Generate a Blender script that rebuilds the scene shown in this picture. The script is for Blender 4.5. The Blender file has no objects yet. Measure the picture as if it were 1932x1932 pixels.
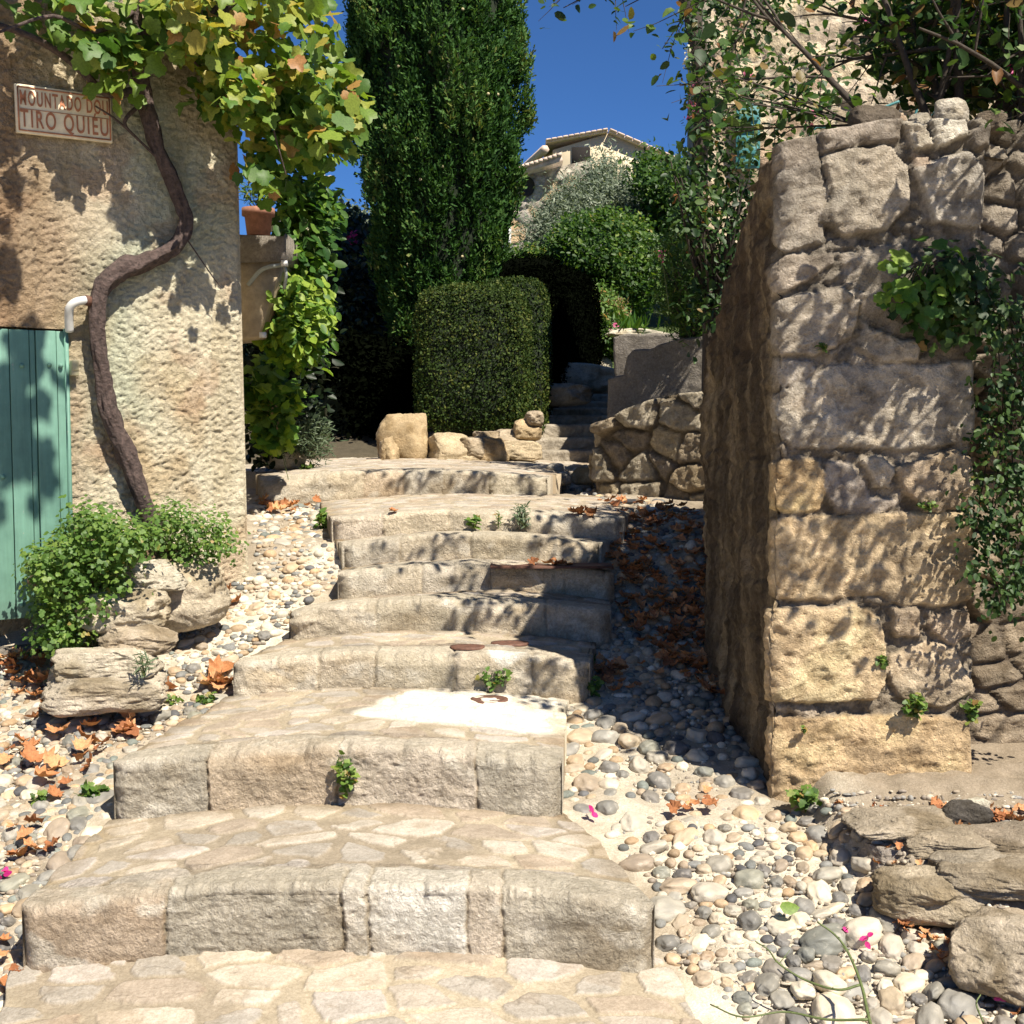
import bpy, math, random
import numpy as np
from mathutils import Vector, Matrix
random.seed(7)
R = math.radians
scene = bpy.context.scene
COL = scene.collection

# ---------------------------------------------------------------- camera, sky, sun
EYE = 1.5
PITCH = R(4.0)
FOV = R(44.4)
cam_d = bpy.data.cameras.new('camera')
cam = bpy.data.objects.new('camera', cam_d)
COL.objects.link(cam)
cam.location = (0, 0, EYE)
cam.rotation_euler = (math.pi / 2 - PITCH, 0, 0)
cam_d.angle = FOV
cam_d.clip_start = 0.05
cam_d.clip_end = 3000
scene.camera = cam
scene.render.resolution_x = 1024
scene.render.resolution_y = 1024

SUN_EL = R(53)
SUN_H = np.array([0.62, -0.785])
SUN_H /= np.linalg.norm(SUN_H)
SUN = np.array([SUN_H[0] * math.cos(SUN_EL), SUN_H[1] * math.cos(SUN_EL), math.sin(SUN_EL)])
world = bpy.data.worlds.new('World')
scene.world = world
world.use_nodes = True
wn = world.node_tree
wn.nodes.clear()
sky = wn.nodes.new('ShaderNodeTexSky')
sky.sky_type = 'NISHITA'
sky.sun_disc = False
sky.sun_elevation = SUN_EL
sky.sun_rotation = math.atan2(SUN_H[0], SUN_H[1])
sky.altitude = 8000
sky.air_density = 1.7
sky.dust_density = 0.0
sky.ozone_density = 10.0
bg = wn.nodes.new('ShaderNodeBackground')
bg.inputs['Strength'].default_value = 0.058
wo = wn.nodes.new('ShaderNodeOutputWorld')
wb = wn.nodes.new('ShaderNodeMix'); wb.data_type = 'RGBA'; wb.blend_type = 'MULTIPLY'; wb.inputs[0].default_value = 1.0
wb.inputs[7].default_value = (0.84, 1.03, 1.13, 1)
wn.links.new(sky.outputs[0], wb.inputs[6])
wn.links.new(wb.outputs[2], bg.inputs['Color'])
wn.links.new(bg.outputs[0], wo.inputs[0])
sl = bpy.data.lights.new('sun', 'SUN')
sl.energy = 4.9
sl.angle = R(0.53)
sl.color = (1.0, 0.925, 0.80)
so = bpy.data.objects.new('sun', sl)
COL.objects.link(so)
so.location = (8, -6, 14)
so.rotation_euler = Vector(SUN.tolist()).to_track_quat('Z', 'Y').to_euler()
scene.view_settings.view_transform = 'Standard'
scene.view_settings.look = 'None'
scene.view_settings.exposure = 0.9
scene.view_settings.gamma = 1.0
scene.cycles.max_bounces = 5
scene.cycles.diffuse_bounces = 3
scene.cycles.glossy_bounces = 2
scene.cycles.transmission_bounces = 3
scene.cycles.transparent_max_bounces = 4
scene.cycles.caustics_reflective = False
scene.cycles.caustics_refractive = False

# ---------------------------------------------------------------- projection helpers (1932 px frame)
FPX = 966.0 / math.tan(FOV / 2)
CAM = np.array([0, 0, EYE])
UP = np.array([0, math.sin(PITCH), math.cos(PITCH)])
FW = np.array([0, math.cos(PITCH), -math.sin(PITCH)])
def ray(px, py):
    return FW + np.array([1.0, 0, 0]) * ((px - 966) / FPX) - UP * ((py - 966) / FPX)
def P(px, py, Y):
    d = ray(px, py)
    return CAM + d * (Y / d[1])
def PZ(px, py, z):
    d = ray(px, py)
    return CAM + d * ((z - EYE) / d[2])
def PP(px, py, o, n):
    d = ray(px, py)
    return CAM + d * (np.dot(o - CAM, n) / np.dot(d, n))
def proj(p):
    v = np.asarray(p, float) - CAM
    dz = v @ FW
    return 966 + v[..., 0] / dz * FPX, 966 - (v @ UP) / dz * FPX
def pxm(n, Y):
    return n * Y / FPX

# ---------------------------------------------------------------- noise
def _h(ix, iy, iz, seed):
    h = (ix.astype(np.int64) * 374761393 + iy.astype(np.int64) * 668265263 + iz.astype(np.int64) * 2147483647 + seed * 144269504) & 0xFFFFFFFF
    h = ((h ^ (h >> 13)) * 1274126177) & 0xFFFFFFFF
    h = ((h ^ (h >> 16)) * 2246822519) & 0xFFFFFFFF
    return ((h ^ (h >> 15)) & 0xFFFFFF) / float(0xFFFFFF)
def vnoise(x, y, z=None, seed=0):
    x = np.asarray(x, float); y = np.asarray(y, float)
    z = np.zeros_like(x) if z is None else np.asarray(z, float)
    x, y, z = np.broadcast_arrays(x, y, z)
    fx, fy, fz = np.floor(x), np.floor(y), np.floor(z)
    tx, ty, tz = x - fx, y - fy, z - fz
    tx = tx * tx * (3 - 2 * tx); ty = ty * ty * (3 - 2 * ty); tz = tz * tz * (3 - 2 * tz)
    ix, iy, iz = fx.astype(np.int64), fy.astype(np.int64), fz.astype(np.int64)
    r = 0
    flat = not np.any(fz != 0) and not np.any(tz != 0)
    for dz in ((0,) if flat else (0, 1)):
        wz = 1.0 if flat else (tz if dz else 1 - tz)
        for dy in (0, 1):
            wy = ty if dy else 1 - ty
            for dx in (0, 1):
                wx = tx if dx else 1 - tx
                r = r + _h(ix + dx, iy + dy, iz + dz, seed) * wx * wy * wz
    return r * 2 - 1
def fbm(x, y, z=None, oct=4, seed=0, gain=0.5):
    a, s, r = 1.0, 0.0, 0
    f = 1.0
    x = np.asarray(x, float); y = np.asarray(y, float); x, y = .80 * x - .60 * y, .60 * x + .80 * y
    for i in range(oct):
        r = r + a * vnoise(np.asarray(x) * f + 17.3 * i, np.asarray(y) * f - 9.1 * i, None if z is None else np.asarray(z) * f + 3.7 * i, seed + i * 31)
        s += a; a *= gain; f *= 2.03; x, y = .83 * x - .5577 * y + 3.1, .5577 * x + .83 * y - 1.7
    return r / s
def ridged(x, y, z=None, oct=5, seed=0, gain=0.58):
    a, s, r = 1.0, 0.0, 0
    f = 1.0
    x = np.asarray(x, float); y = np.asarray(y, float); x, y = .80 * x - .60 * y, .60 * x + .80 * y
    for i in range(oct):
        n = vnoise(np.asarray(x) * f + 13.7 * i, np.asarray(y) * f - 5.3 * i, None if z is None else np.asarray(z) * f + 7.1 * i, seed + i * 17)
        r = r + a * (1 - 2.6 * np.abs(n))
        s += a; a *= gain; f *= 2.17; x, y = .76 * x - .65 * y + 2.3, .65 * x + .76 * y - 4.1
    return r / s
def sstep(a, b, x):
    t = np.clip((x - a) / (b - a), 0, 1)
    return t * t * (3 - 2 * t)
def voro(x, y, seed=0, jit=0.85):
    """cell noise: returns distance to border (F2-F1), id hash, second hash"""
    x = np.asarray(x, float); y = np.asarray(y, float)
    ix, iy = np.floor(x).astype(np.int64), np.floor(y).astype(np.int64)
    f1 = np.full(x.shape, 9.0); f2 = np.full(x.shape, 9.0); idd = np.zeros(x.shape); id2 = np.zeros(x.shape)
    for dy in (-1, 0, 1):
        for dx in (-1, 0, 1):
            cx, cy = ix + dx, iy + dy
            z0 = np.zeros_like(cx)
            ox = cx + 0.5 + (_h(cx, cy, z0, seed) - 0.5) * jit
            oy = cy + 0.5 + (_h(cx, cy, z0 + 7, seed) - 0.5) * jit
            d = np.hypot(x - ox, y - oy)
            new = d < f1
            f2 = np.where(new, f1, np.minimum(f2, d))
            idd = np.where(new, _h(cx, cy, z0 + 13, seed), idd)
            id2 = np.where(new, _h(cx, cy, z0 + 29, seed), id2)
            f1 = np.where(new, d, f1)
    return f2 - f1, idd, id2
def sdpoly(x, y, poly):
    """signed distance, positive inside"""
    d = np.full(x.shape, 1e9); inside = np.zeros(x.shape, bool)
    n = len(poly)
    for i in range(n):
        ax, ay = poly[i]; bx, by = poly[(i + 1) % n]
        ex, ey = bx - ax, by - ay
        L = ex * ex + ey * ey + 1e-12
        t = np.clip(((x - ax) * ex + (y - ay) * ey) / L, 0, 1)
        d = np.minimum(d, np.hypot(x - ax - t * ex, y - ay - t * ey))
        c = ((ay > y) != (by > y)) & (x < (bx - ax) * (y - ay) / (by - ay + 1e-12) + ax)
        inside ^= c
    return np.where(inside, d, -d)
def mix(a, b, t):
    t = np.asarray(t)[..., None]
    return np.asarray(a) * (1 - t) + np.asarray(b) * t

# ---------------------------------------------------------------- objects
def tag(o, label=None, cat=None, group=None, kind=None):
    if label: o['label'] = label
    if cat: o['category'] = cat
    if group: o['group'] = group
    if kind: o['kind'] = kind
    return o
def empty(name, loc, label, cat, group=None, kind=None):
    o = bpy.data.objects.new(name, None)
    o.empty_display_size = 0.1
    COL.objects.link(o)
    o.location = tuple(float(v) for v in loc)
    tag(o, label, cat, group, kind)
    return o
def woff(p):
    o = np.zeros(3)
    while p is not None:
        o = o + np.array(p.location[:]); p = p.parent
    return o
def mesh_np(name, V, Fq=None, Ft=None, mat=None, parent=None, col=None, rnd=None, smooth=True, polys=None, attrs=None):
    V = np.asarray(V, np.float32).reshape(-1, 3)
    if parent is not None:
        V = V - np.array(woff(parent), np.float32)
    me = bpy.data.meshes.new(name)
    me.vertices.add(len(V))
    me.vertices.foreach_set('co', V.ravel())
    loops, starts, tot = [], [], 0
    if Fq is not None and len(Fq):
        Fq = np.asarray(Fq, np.int32); loops.append(Fq.ravel()); starts.append(np.arange(len(Fq)) * 4 + tot); tot += Fq.size
    if Ft is not None and len(Ft):
        Ft = np.asarray(Ft, np.int32); loops.append(Ft.ravel()); starts.append(np.arange(len(Ft)) * 3 + tot); tot += Ft.size
    if polys:
        for p in polys:
            loops.append(np.array(p, np.int32)); starts.append(np.array([tot])); tot += len(p)
    L = np.concatenate(loops).astype(np.int32); S = np.concatenate(starts).astype(np.int32)
    me.loops.add(len(L)); me.loops.foreach_set('vertex_index', L)
    me.polygons.add(len(S)); me.polygons.foreach_set('loop_start', S)
    me.update(calc_edges=True)
    if smooth:
        me.polygons.foreach_set('use_smooth', np.ones(len(S), bool))
    if col is not None:
        a = me.color_attributes.new('Col', 'FLOAT_COLOR', 'POINT')
        c = np.ones((len(V), 4), np.float32); c[:, :3] = np.asarray(col).reshape(-1, 3)
        a.data.foreach_set('color', c.ravel())
    if rnd is not None:
        a = me.attributes.new('r', 'FLOAT', 'FACE')
        a.data.foreach_set('value', np.asarray(rnd, np.float32))
    me.validate(verbose=False)
    o = bpy.data.objects.new(name, me)
    if mat: me.materials.append(mat)
    COL.objects.link(o)
    if parent is not None: o.parent = parent
    return o
def gridq(nu, nv):
    i = np.arange(nu * nv).reshape(nv, nu)
    return np.stack([i[:-1, :-1], i[:-1, 1:], i[1:, 1:], i[1:, :-1]], -1).reshape(-1, 4)
def grid_obj(name, V, mat, parent=None, col=None, keep=None, smooth=True):
    nv, nu = V.shape[:2]
    q = gridq(nu, nv)
    if keep is not None: q = q[keep.ravel()]
    return mesh_np(name, V.reshape(-1, 3), q, None, mat, parent, None if col is None else col.reshape(-1, 3), smooth=smooth)
def pad(V, col, du, skirt):
    """add a skirt all round a grid: border vertices repeated and moved by skirt"""
    V2 = np.pad(V, ((1, 1), (1, 1), (0, 0)), mode='edge')
    C2 = np.pad(col, ((1, 1), (1, 1), (0, 0)), mode='edge')
    m = np.zeros(V2.shape[:2], bool); m[0] = m[-1] = True; m[:, 0] = m[:, -1] = True
    V2[m] += skirt
    return V2, C2
class MB:
    """collects boxes, tubes, polygons into one mesh"""
    def __init__(s): s.V = []; s.F = []; s.n = 0
    def add(s, V, F):
        s.V.append(np.asarray(V, float).reshape(-1, 3)); s.F += [tuple(i + s.n for i in f) for f in F]; s.n += len(s.V[-1])
    def box(s, c, d, rz=0, ax=None):
        c = np.array(c, float); d = np.array(d, float) / 2
        v = np.array([(x, y, z) for x in (-1, 1) for y in (-1, 1) for z in (-1, 1)], float) * d
        if ax is None:
            cr, sr = math.cos(rz), math.sin(rz)
            M = np.array([[cr, sr, 0], [-sr, cr, 0], [0, 0, 1]])
        else: M = np.array(ax, float)
        s.add(v @ M + c, [(0, 1, 3, 2), (4, 6, 7, 5), (0, 4, 5, 1), (2, 3, 7, 6), (0, 2, 6, 4), (1, 5, 7, 3)])
    def tube(s, pts, rad, n=8, caps=True):
        V, F = tube_geo(pts, rad, n, caps); s.add(V, F)
    def build(s, name, mat, parent=None, smooth=True, bevel=0, col=None):
        o = mesh_np(name, np.concatenate(s.V), None, None, mat, parent, smooth=smooth, polys=s.F)
        if bevel:
            m = o.modifiers.new('bevel', 'BEVEL'); m.width = bevel; m.segments = 2; m.limit_method = 'ANGLE'
        return o
def tube_geo(pts, rad, n=8, caps=True, gnarl=0, seed=0):
    pts = np.asarray(pts, float); k = len(pts)
    rad = np.full(k, rad) if np.isscalar(rad) else np.asarray(rad, float)
    T = np.gradient(pts, axis=0); T /= np.linalg.norm(T, axis=1)[:, None] + 1e-9
    a = np.array([0, 0, 1.0]) if abs(T[0][2]) < 0.9 else np.array([1.0, 0, 0])
    N = np.zeros((k, 3)); B = np.zeros((k, 3))
    prev = np.cross(T[0], a); prev /= np.linalg.norm(prev)
    for i in range(k):
        prev = prev - T[i] * np.dot(prev, T[i]); prev /= np.linalg.norm(prev) + 1e-9
        N[i] = prev; B[i] = np.cross(T[i], prev)
    th = np.arange(n) * 2 * math.pi / n
    rr = rad[:, None] * np.ones((k, n))
    if gnarl:
        L = np.concatenate([[0], np.cumsum(np.linalg.norm(np.diff(pts, axis=0), axis=1))])[:, None]
        tw = th[None, :] + L * 2.5
        rr = rr * (1 + gnarl * fbm(np.cos(tw) * 2.4, np.sin(tw) * 2.4, L * 5, 3, seed) + gnarl * 0.45 * vnoise(np.cos(th)[None] * 5, np.sin(th)[None] * 5, L * 18, seed + 5))
    V = pts[:, None] + rr[..., None] * (np.cos(th)[None, :, None] * N[:, None] + np.sin(th)[None, :, None] * B[:, None])
    F = [(i * n + j, i * n + (j + 1) % n, (i + 1) * n + (j + 1) % n, (i + 1) * n + j) for i in range(k - 1) for j in range(n)]
    V = V.reshape(-1, 3)
    if caps: F += [tuple(range(n))[::-1], tuple((k - 1) * n + j for j in range(n))]
    return V, F
def smooth_path(pts, rad, per=6):
    pts = np.asarray(pts, float); rad = np.asarray(rad, float)
    Pd = np.vstack([2 * pts[0] - pts[1], pts, 2 * pts[-1] - pts[-2]])
    out, ro = [], []
    for i in range(len(pts) - 1):
        p0, p1, p2, p3 = Pd[i:i + 4]
        for k in range(per):
            t = k / per
            out.append(0.5 * (2 * p1 + (p2 - p0) * t + (2 * p0 - 5 * p1 + 4 * p2 - p3) * t * t + (3 * p1 - p0 - 3 * p2 + p3) * t ** 3))
            ro.append(rad[i] * (1 - t) + rad[i + 1] * t)
    out.append(pts[-1]); ro.append(rad[-1])
    return np.array(out), np.array(ro)

# ---------------------------------------------------------------- materials
def nt(name):
    m = bpy.data.materials.new(name); m.use_nodes = True
    t = m.node_tree; t.nodes.clear()
    o = t.nodes.new('ShaderNodeOutputMaterial')
    b = t.nodes.new('ShaderNodeBsdfPrincipled')
    t.links.new(b.outputs[0], o.inputs[0])
    return m, t, b, o
def coords(t): return t.nodes.new('ShaderNodeNewGeometry').outputs['Position']
def noise(t, v, scale, detail=4, rough=0.6, dist=0):
    n = t.nodes.new('ShaderNodeTexNoise'); n.inputs['Scale'].default_value = scale
    n.inputs['Detail'].default_value = detail; n.inputs['Roughness'].default_value = rough
    n.inputs['Distortion'].default_value = dist
    t.links.new(v, n.inputs['Vector']); return n.outputs['Fac']
def ramp(t, fac, stops):
    r = t.nodes.new('ShaderNodeValToRGB'); e = r.color_ramp.elements
    while len(e) < len(stops): e.new(0.5)
    for i, (p, c) in enumerate(stops):
        e[i].position = p; e[i].color = (*c, 1) if len(c) == 3 else c
    t.links.new(fac, r.inputs[0]); return r.outputs[0]
def mixc(t, a, b, fac, mode='MIX'):
    m = t.nodes.new('ShaderNodeMix'); m.data_type = 'RGBA'; m.blend_type = mode
    for s, v in ((m.inputs[0], fac), (m.inputs[6], a), (m.inputs[7], b)):
        if hasattr(v, 'is_linked'): t.links.new(v, s)
        elif isinstance(v, (int, float)): s.default_value = v
        else: s.default_value = (*v, 1)
    return m.outputs[2]
def math_n(t, op, a, b=0.0):
    m = t.nodes.new('ShaderNodeMath'); m.operation = op
    for s, v in ((m.inputs[0], a), (m.inputs[1], b)):
        if hasattr(v, 'is_linked'): t.links.new(v, s)
        else: s.default_value = v
    return m.outputs[0]
def bump(t, b, h, strength, dist, prev=None):
    n = t.nodes.new('ShaderNodeBump'); n.inputs['Strength'].default_value = strength; n.inputs['Distance'].default_value = dist
    t.links.new(h, n.inputs['Height'])
    if prev: t.links.new(prev, n.inputs['Normal'])
    t.links.new(n.outputs[0], b.inputs['Normal']); return n.outputs[0]
def rock_mat(name, var=0.35, fine=90, coarse=9, bstr=0.6, bdist=0.006, rough=0.92, pits=True, speck=None, attr=True, base=(.4, .36, .3)):
    """stone whose stone-by-stone colour comes from the mesh; grain, speckle and pits added here"""
    m, t, b, o = nt(name)
    v = coords(t)
    if attr:
        a = t.nodes.new('ShaderNodeAttribute'); a.attribute_name = 'Col'; c = a.outputs['Color']
    else:
        rgb = t.nodes.new('ShaderNodeRGB'); rgb.outputs[0].default_value = (*base, 1); c = rgb.outputs[0]
    n1 = noise(t, v, coarse, 6, 0.65)
    n2 = noise(t, v, fine, 5, 0.7)
    lo = 1 - var; hi = 1 + var * 0.8
    c = mixc(t, c, ramp(t, n1, [(0.3, (lo, lo, lo * .97)), (0.7, (hi, hi, hi))]), 1.0, 'MULTIPLY')
    c = mixc(t, c, ramp(t, n2, [(0.32, (lo * .9, lo * .88, lo * .85)), (0.62, (1.08, 1.08, 1.08))]), 0.75, 'MULTIPLY')
    if speck:
        n3 = noise(t, v, speck[0], 3, 0.6)
        c = mixc(t, c, speck[1], ramp(t, n3, [(0.58, (0, 0, 0)), (0.68, (speck[2],) * 3)]))
    t.links.new(c, b.inputs['Base Color'])
    b.inputs['Roughness'].default_value = rough
    b.inputs['Specular IOR Level'].default_value = 0.25
    n4 = noise(t, v, fine * .38, 6, 0.72, 0.6)
    rd = math_n(t, 'ABSOLUTE', math_n(t, 'SUBTRACT', n4, 0.5))
    h = math_n(t, 'ADD', math_n(t, 'MULTIPLY', n2, 0.8), math_n(t, 'MULTIPLY', rd, 2.2))
    h = math_n(t, 'ADD', h, math_n(t, 'MULTIPLY', n1, .6))
    c = mixc(t, c, ramp(t, rd, [(0.0, (.72, .70, .66)), (0.05, (1, 1, 1))]), .7, 'MULTIPLY')
    t.links.new(c, b.inputs['Base Color'])
    if pits:
        vo = t.nodes.new('ShaderNodeTexVoronoi'); vo.inputs['Scale'].default_value = fine * 0.9
        t.links.new(v, vo.inputs['Vector'])
        h = math_n(t, 'ADD', h, math_n(t, 'MULTIPLY', ramp(t, vo.outputs['Distance'], [(0.0, (0, 0, 0)), (0.35, (1, 1, 1))]), 0.35))
    bump(t, b, h, bstr, bdist)
    return m
def leaf_mat(name, stops, transl=0.35, rough=0.5, spec=0.35, tcol=1.5):
    m, t, b, o = nt(name)
    a = t.nodes.new('ShaderNodeAttribute'); a.attribute_name = 'r'
    c = ramp(t, a.outputs['Fac'], stops)
    n1 = noise(t, coords(t), 120, 2)
    c = mixc(t, c, ramp(t, n1, [(0.3, (.75, .75, .75)), (0.7, (1.2, 1.2, 1.2))]), 1.0, 'MULTIPLY')
    t.links.new(c, b.inputs['Base Color'])
    b.inputs['Roughness'].default_value = rough
    b.inputs['Specular IOR Level'].default_value = spec
    if transl:
        tr = t.nodes.new('ShaderNodeBsdfTranslucent')
        t.links.new(mixc(t, c, (tcol, tcol * 1.05, tcol * .5), 1.0, 'MULTIPLY'), tr.inputs[0])
        ms = t.nodes.new('ShaderNodeMixShader'); ms.inputs[0].default_value = transl
        t.links.new(b.outputs[0], ms.inputs[1]); t.links.new(tr.outputs[0], ms.inputs[2])
        t.links.new(ms.outputs[0], o.inputs[0])
    return m
def plain_mat(name, base, rough=0.8, var=0.2, scale=20, bstr=0.2, bdist=0.003, metal=0):
    m, t, b, o = nt(name)
    n1 = noise(t, coords(t), scale, 6, 0.65)
    c = mixc(t, base, ramp(t, n1, [(0.3, (1 - var,) * 3), (0.7, (1 + var,) * 3)]), 1.0, 'MULTIPLY')
    t.links.new(c, b.inputs['Base Color'])
    b.inputs['Roughness'].default_value = rough; b.inputs['Metallic'].default_value = metal
    bump(t, b, n1, bstr, bdist)
    return m

M = {}
M['stone'] = rock_mat('weathered_limestone', 0.28, 75, 9, 1.0, 0.009)
M['paving'] = rock_mat('worn_paving', 0.18, 110, 12, 0.6, 0.004)
M['gutter'] = rock_mat('gutter_mortar', 0.22, 130, 14, 0.7, 0.006)
M['rubble'] = rock_mat('rubble_stone', 0.35, 45, 8, 1.0, 0.015)
M['farstone'] = rock_mat('far_stone', 0.3, 14, 2.5, 0.8, 0.03)
M['concrete'] = rock_mat('old_concrete', 0.3, 55, 4, 0.9, 0.01, speck=(60, (.30, .27, .22), .6), attr=False, base=(.23, .205, .175))
M['bark'] = plain_mat('vine_bark', (.085, .058, .05), 0.9, 0.6, 45, 1.0, 0.02)
M['darkbark'] = plain_mat('shrub_bark', (.05, .038, .028), 0.9, 0.4, 50, 0.7, 0.006)
M['stem'] = plain_mat('green_stem', (.10, .13, .04), 0.6, 0.3, 60)
M['core'] = plain_mat('inner_foliage', (.012, .020, .008), 1.0, 0.5, 12, 0.8, 0.03)
M['shade_core'] = plain_mat('shade_black_inside', (.0025, .0032, .002), 1.0, 0.5, 12, 0.8, 0.03)  # hedge heart kept near-black too, part of the painted shade
M['shade_core'].node_tree.nodes['Principled BSDF'].inputs['Specular IOR Level'].default_value = 0.0
M['iron'] = plain_mat('rusty_iron', (.12, .055, .035), 0.75, 0.4, 60, 0.4, 0.003)
M['teal_paint'] = plain_mat('teal_paint', (.135, .27, .21), 0.65, 0.22, 11, 0.25, 0.002)
M['turq'] = plain_mat('turquoise_paint', (.045, .19, .19), 0.5, 0.15, 14, 0.2, 0.002)
M['white_plastic'] = plain_mat('white_plastic', (.6, .6, .57), 0.5, 0.1, 30, 0.1, 0.001)
M['terracotta'] = plain_mat('terracotta', (.27, .125, .08), 0.85, 0.35, 25, 0.3, 0.003)
M['bitumen'] = plain_mat('dark_patch', (.06, .06, .065), 0.85, 0.4, 60, 0.7, 0.005)
M['soil'] = plain_mat('soil', (.10, .07, .045), 0.95, 0.4, 30, 0.8, 0.01)
M['cable'] = plain_mat('grey_cable', (.25, .27, .24), 0.6, 0.1)
V1 = lambda r, g, b: (r, g, b)
M['vine'] = leaf_mat('vine_leaf', [(0, (.03, .08, .015)), (.35, (.085, .17, .028)), (.62, (.18, .26, .04)), (.82, (.30, .31, .05)), (.9, (.40, .28, .07)), (1, (.36, .17, .07))], .34)
M['wisteria'] = leaf_mat('climber_leaf', [(0, (.025, .075, .014)), (.5, (.07, .16, .02)), (.8, (.17, .27, .03)), (1, (.26, .35, .05))], .34)
M['box'] = leaf_mat('box_leaf', [(0, (.018, .036, .008)), (.55, (.040, .068, .014)), (.9, (.075, .105, .022)), (1, (.11, .125, .03))], .2, .6, .12)
M['cypress'] = leaf_mat('cypress_leaf', [(0, (.014, .044, .011)), (.5, (.043, .105, .024)), (.9, (.095, .175, .042)), (1, (.16, .18, .05))], .2, .65, .12)
M['darkgreen'] = leaf_mat('dark_leaf', [(0, (.006, .014, .005)), (.7, (.015, .030, .009)), (1, (.04, .06, .02))], .1)  # leaf colour darkened to carry the deep shade of the gap
M['shade_black'] = leaf_mat('shade_black_leaf', [(0, (.0008, .0012, .0006)), (1, (.003, .004, .002))], .0, 1.0, .0)  # leaf colour taken near-black to stand in for shade no object casts
M['olive'] = leaf_mat('olive_leaf', [(0, (.05, .075, .045)), (.5, (.13, .165, .105)), (.85, (.22, .26, .18)), (1, (.38, .42, .32))], .2, .55)
M['bush'] = leaf_mat('bush_leaf', [(0, (.025, .065, .012)), (.5, (.07, .14, .02)), (.85, (.15, .22, .03)), (1, (.30, .26, .06))], .35)
M['ivy'] = leaf_mat('ivy_leaf', [(0, (.015, .04, .010)), (.5, (.035, .08, .018)), (.9, (.09, .15, .03)), (1, (.22, .10, .04))], .3)
M['herb'] = leaf_mat('herb_leaf', [(0, (.05, .10, .02)), (.5, (.10, .19, .035)), (.9, (.20, .28, .06)), (1, (.35, .20, .07))], .35)
M['rosemary'] = leaf_mat('rosemary_leaf', [(0, (.05, .08, .04)), (1, (.16, .21, .12))], .2)
M['dryplant'] = leaf_mat('dry_plant', [(0, (.14, .12, .04)), (.5, (.25, .14, .06)), (1, (.35, .26, .14))], .3)
M['deadleaf'] = leaf_mat('dead_leaf', [(0, (.26, .10, .045)), (.5, (.48, .21, .09)), (1, (.62, .34, .17))], .15, .7, .2, 1.0)
M['petal'] = leaf_mat('petal', [(0, (.42, .02, .16)), (1, (.70, .06, .30))], .3)
M['pink'] = leaf_mat('valerian_flower', [(0, (.50, .08, .20)), (1, (.75, .25, .40))], .3)
M['cream_flower'] = leaf_mat('cream_flower', [(0, (.55, .50, .35)), (1, (.7, .66, .5))], .3)

def weathered_paint(name, base, wear):
    m, t, b, o = nt(name); v = coords(t)
    mp = t.nodes.new('ShaderNodeMapping'); mp.inputs['Scale'].default_value = (30, 30, 2.2); t.links.new(v, mp.inputs['Vector'])
    g = noise(t, mp.outputs[0], 1.0, 6, .7); n1 = noise(t, v, 6, 5, .65); n2 = noise(t, v, 42, 4, .7)
    c = mixc(t, base, ramp(t, n1, [(.3, (.78, .80, .80)), (.7, (1.16, 1.14, 1.12))]), 1.0, 'MULTIPLY')
    c = mixc(t, c, ramp(t, g, [(.35, (.80, .80, .80)), (.6, (1.06, 1.06, 1.06))]), .8, 'MULTIPLY')
    c = mixc(t, c, wear, ramp(t, math_n(t, 'ADD', math_n(t, 'MULTIPLY', g, .5), math_n(t, 'MULTIPLY', n2, .5)), [(.60, (0, 0, 0)), (.66, (.8, .8, .8))]))
    sx = t.nodes.new('ShaderNodeSeparateXYZ'); t.links.new(v, sx.inputs[0])
    gr = t.nodes.new('ShaderNodeMapRange'); gr.inputs[1].default_value = .95; gr.inputs[2].default_value = .5
    t.links.new(math_n(t, 'ADD', sx.outputs[2], math_n(t, 'MULTIPLY', n1, .35)), gr.inputs[0])
    c = mixc(t, c, (.16, .14, .10), math_n(t, 'MULTIPLY', gr.outputs[0], .5))
    t.links.new(c, b.inputs['Base Color']); b.inputs['Roughness'].default_value = .62
    bump(t, b, g, .35, .003); return m
M['teal_paint'] = weathered_paint('weathered_teal_paint', (.14, .285, .22), (.30, .33, .27))
# ---------------------------------------------------------------- stair layout, solved from the eye height
CROWN = 0.05
# name, riser foot py, tread edge py (both at the crown), left px, right px, back-left px, back-right px, centre px
SPX = [(1794, 1668, 45, 1237, 215, 1062), (1512, 1408, 215, 1060, 440, 1075), (1293, 1226, 440, 1112, 545, 1135),
       (1188, 1130, 545, 1152, 640, 1155), (1112, 1062, 638, 1160, 650, 1135), (1052, 1006, 650, 1130, 630, 1172),
       (1000, 962, 628, 1175, 600, 1210), (930, 886, 490, 1032, 480, 1128)]
STEPS = []
zprev = 0.0
for (b, tp, l, r, bl, br) in SPX:
    p = PZ(850, b, zprev); Y = p[1]
    z = P(850, tp, Y)[2]
    STEPS.append(dict(Y=Y, z0=zprev, z=z, xl=P(l, tp, Y)[0], xr=P(r, tp, Y)[0], bl=bl, br=br))
    zprev = z
for i, s in enumerate(STEPS):
    s['Yb'] = STEPS[i + 1]['Y'] + 0.10 if i + 1 < len(STEPS) else 12.0
    s['xbl'] = P(s['bl'], 900, s['Yb'])[0]; s['xbr'] = P(s['br'], 900, s['Yb'])[0]
for s in STEPS: print('STEP', {k: round(float(v), 3) for k, v in s.items()})
_ry = np.array([-3, 1.0, STEPS[0]['Y']] + [s['Y'] for s in STEPS[1:]] + [12.0])
_rz = np.array([-1.2, -0.58, 0.0] + [s['z0'] for s in STEPS[1:]] + [STEPS[-1]['z']])
HY = np.array([11.2, 15.0, 20, 30, 45, 80, 200, 1500])
HZ = np.array([STEPS[-1]['z'], 2.05, 3.2, 5.0, 7.5, 9.5, 9.0, 0.0])
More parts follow.
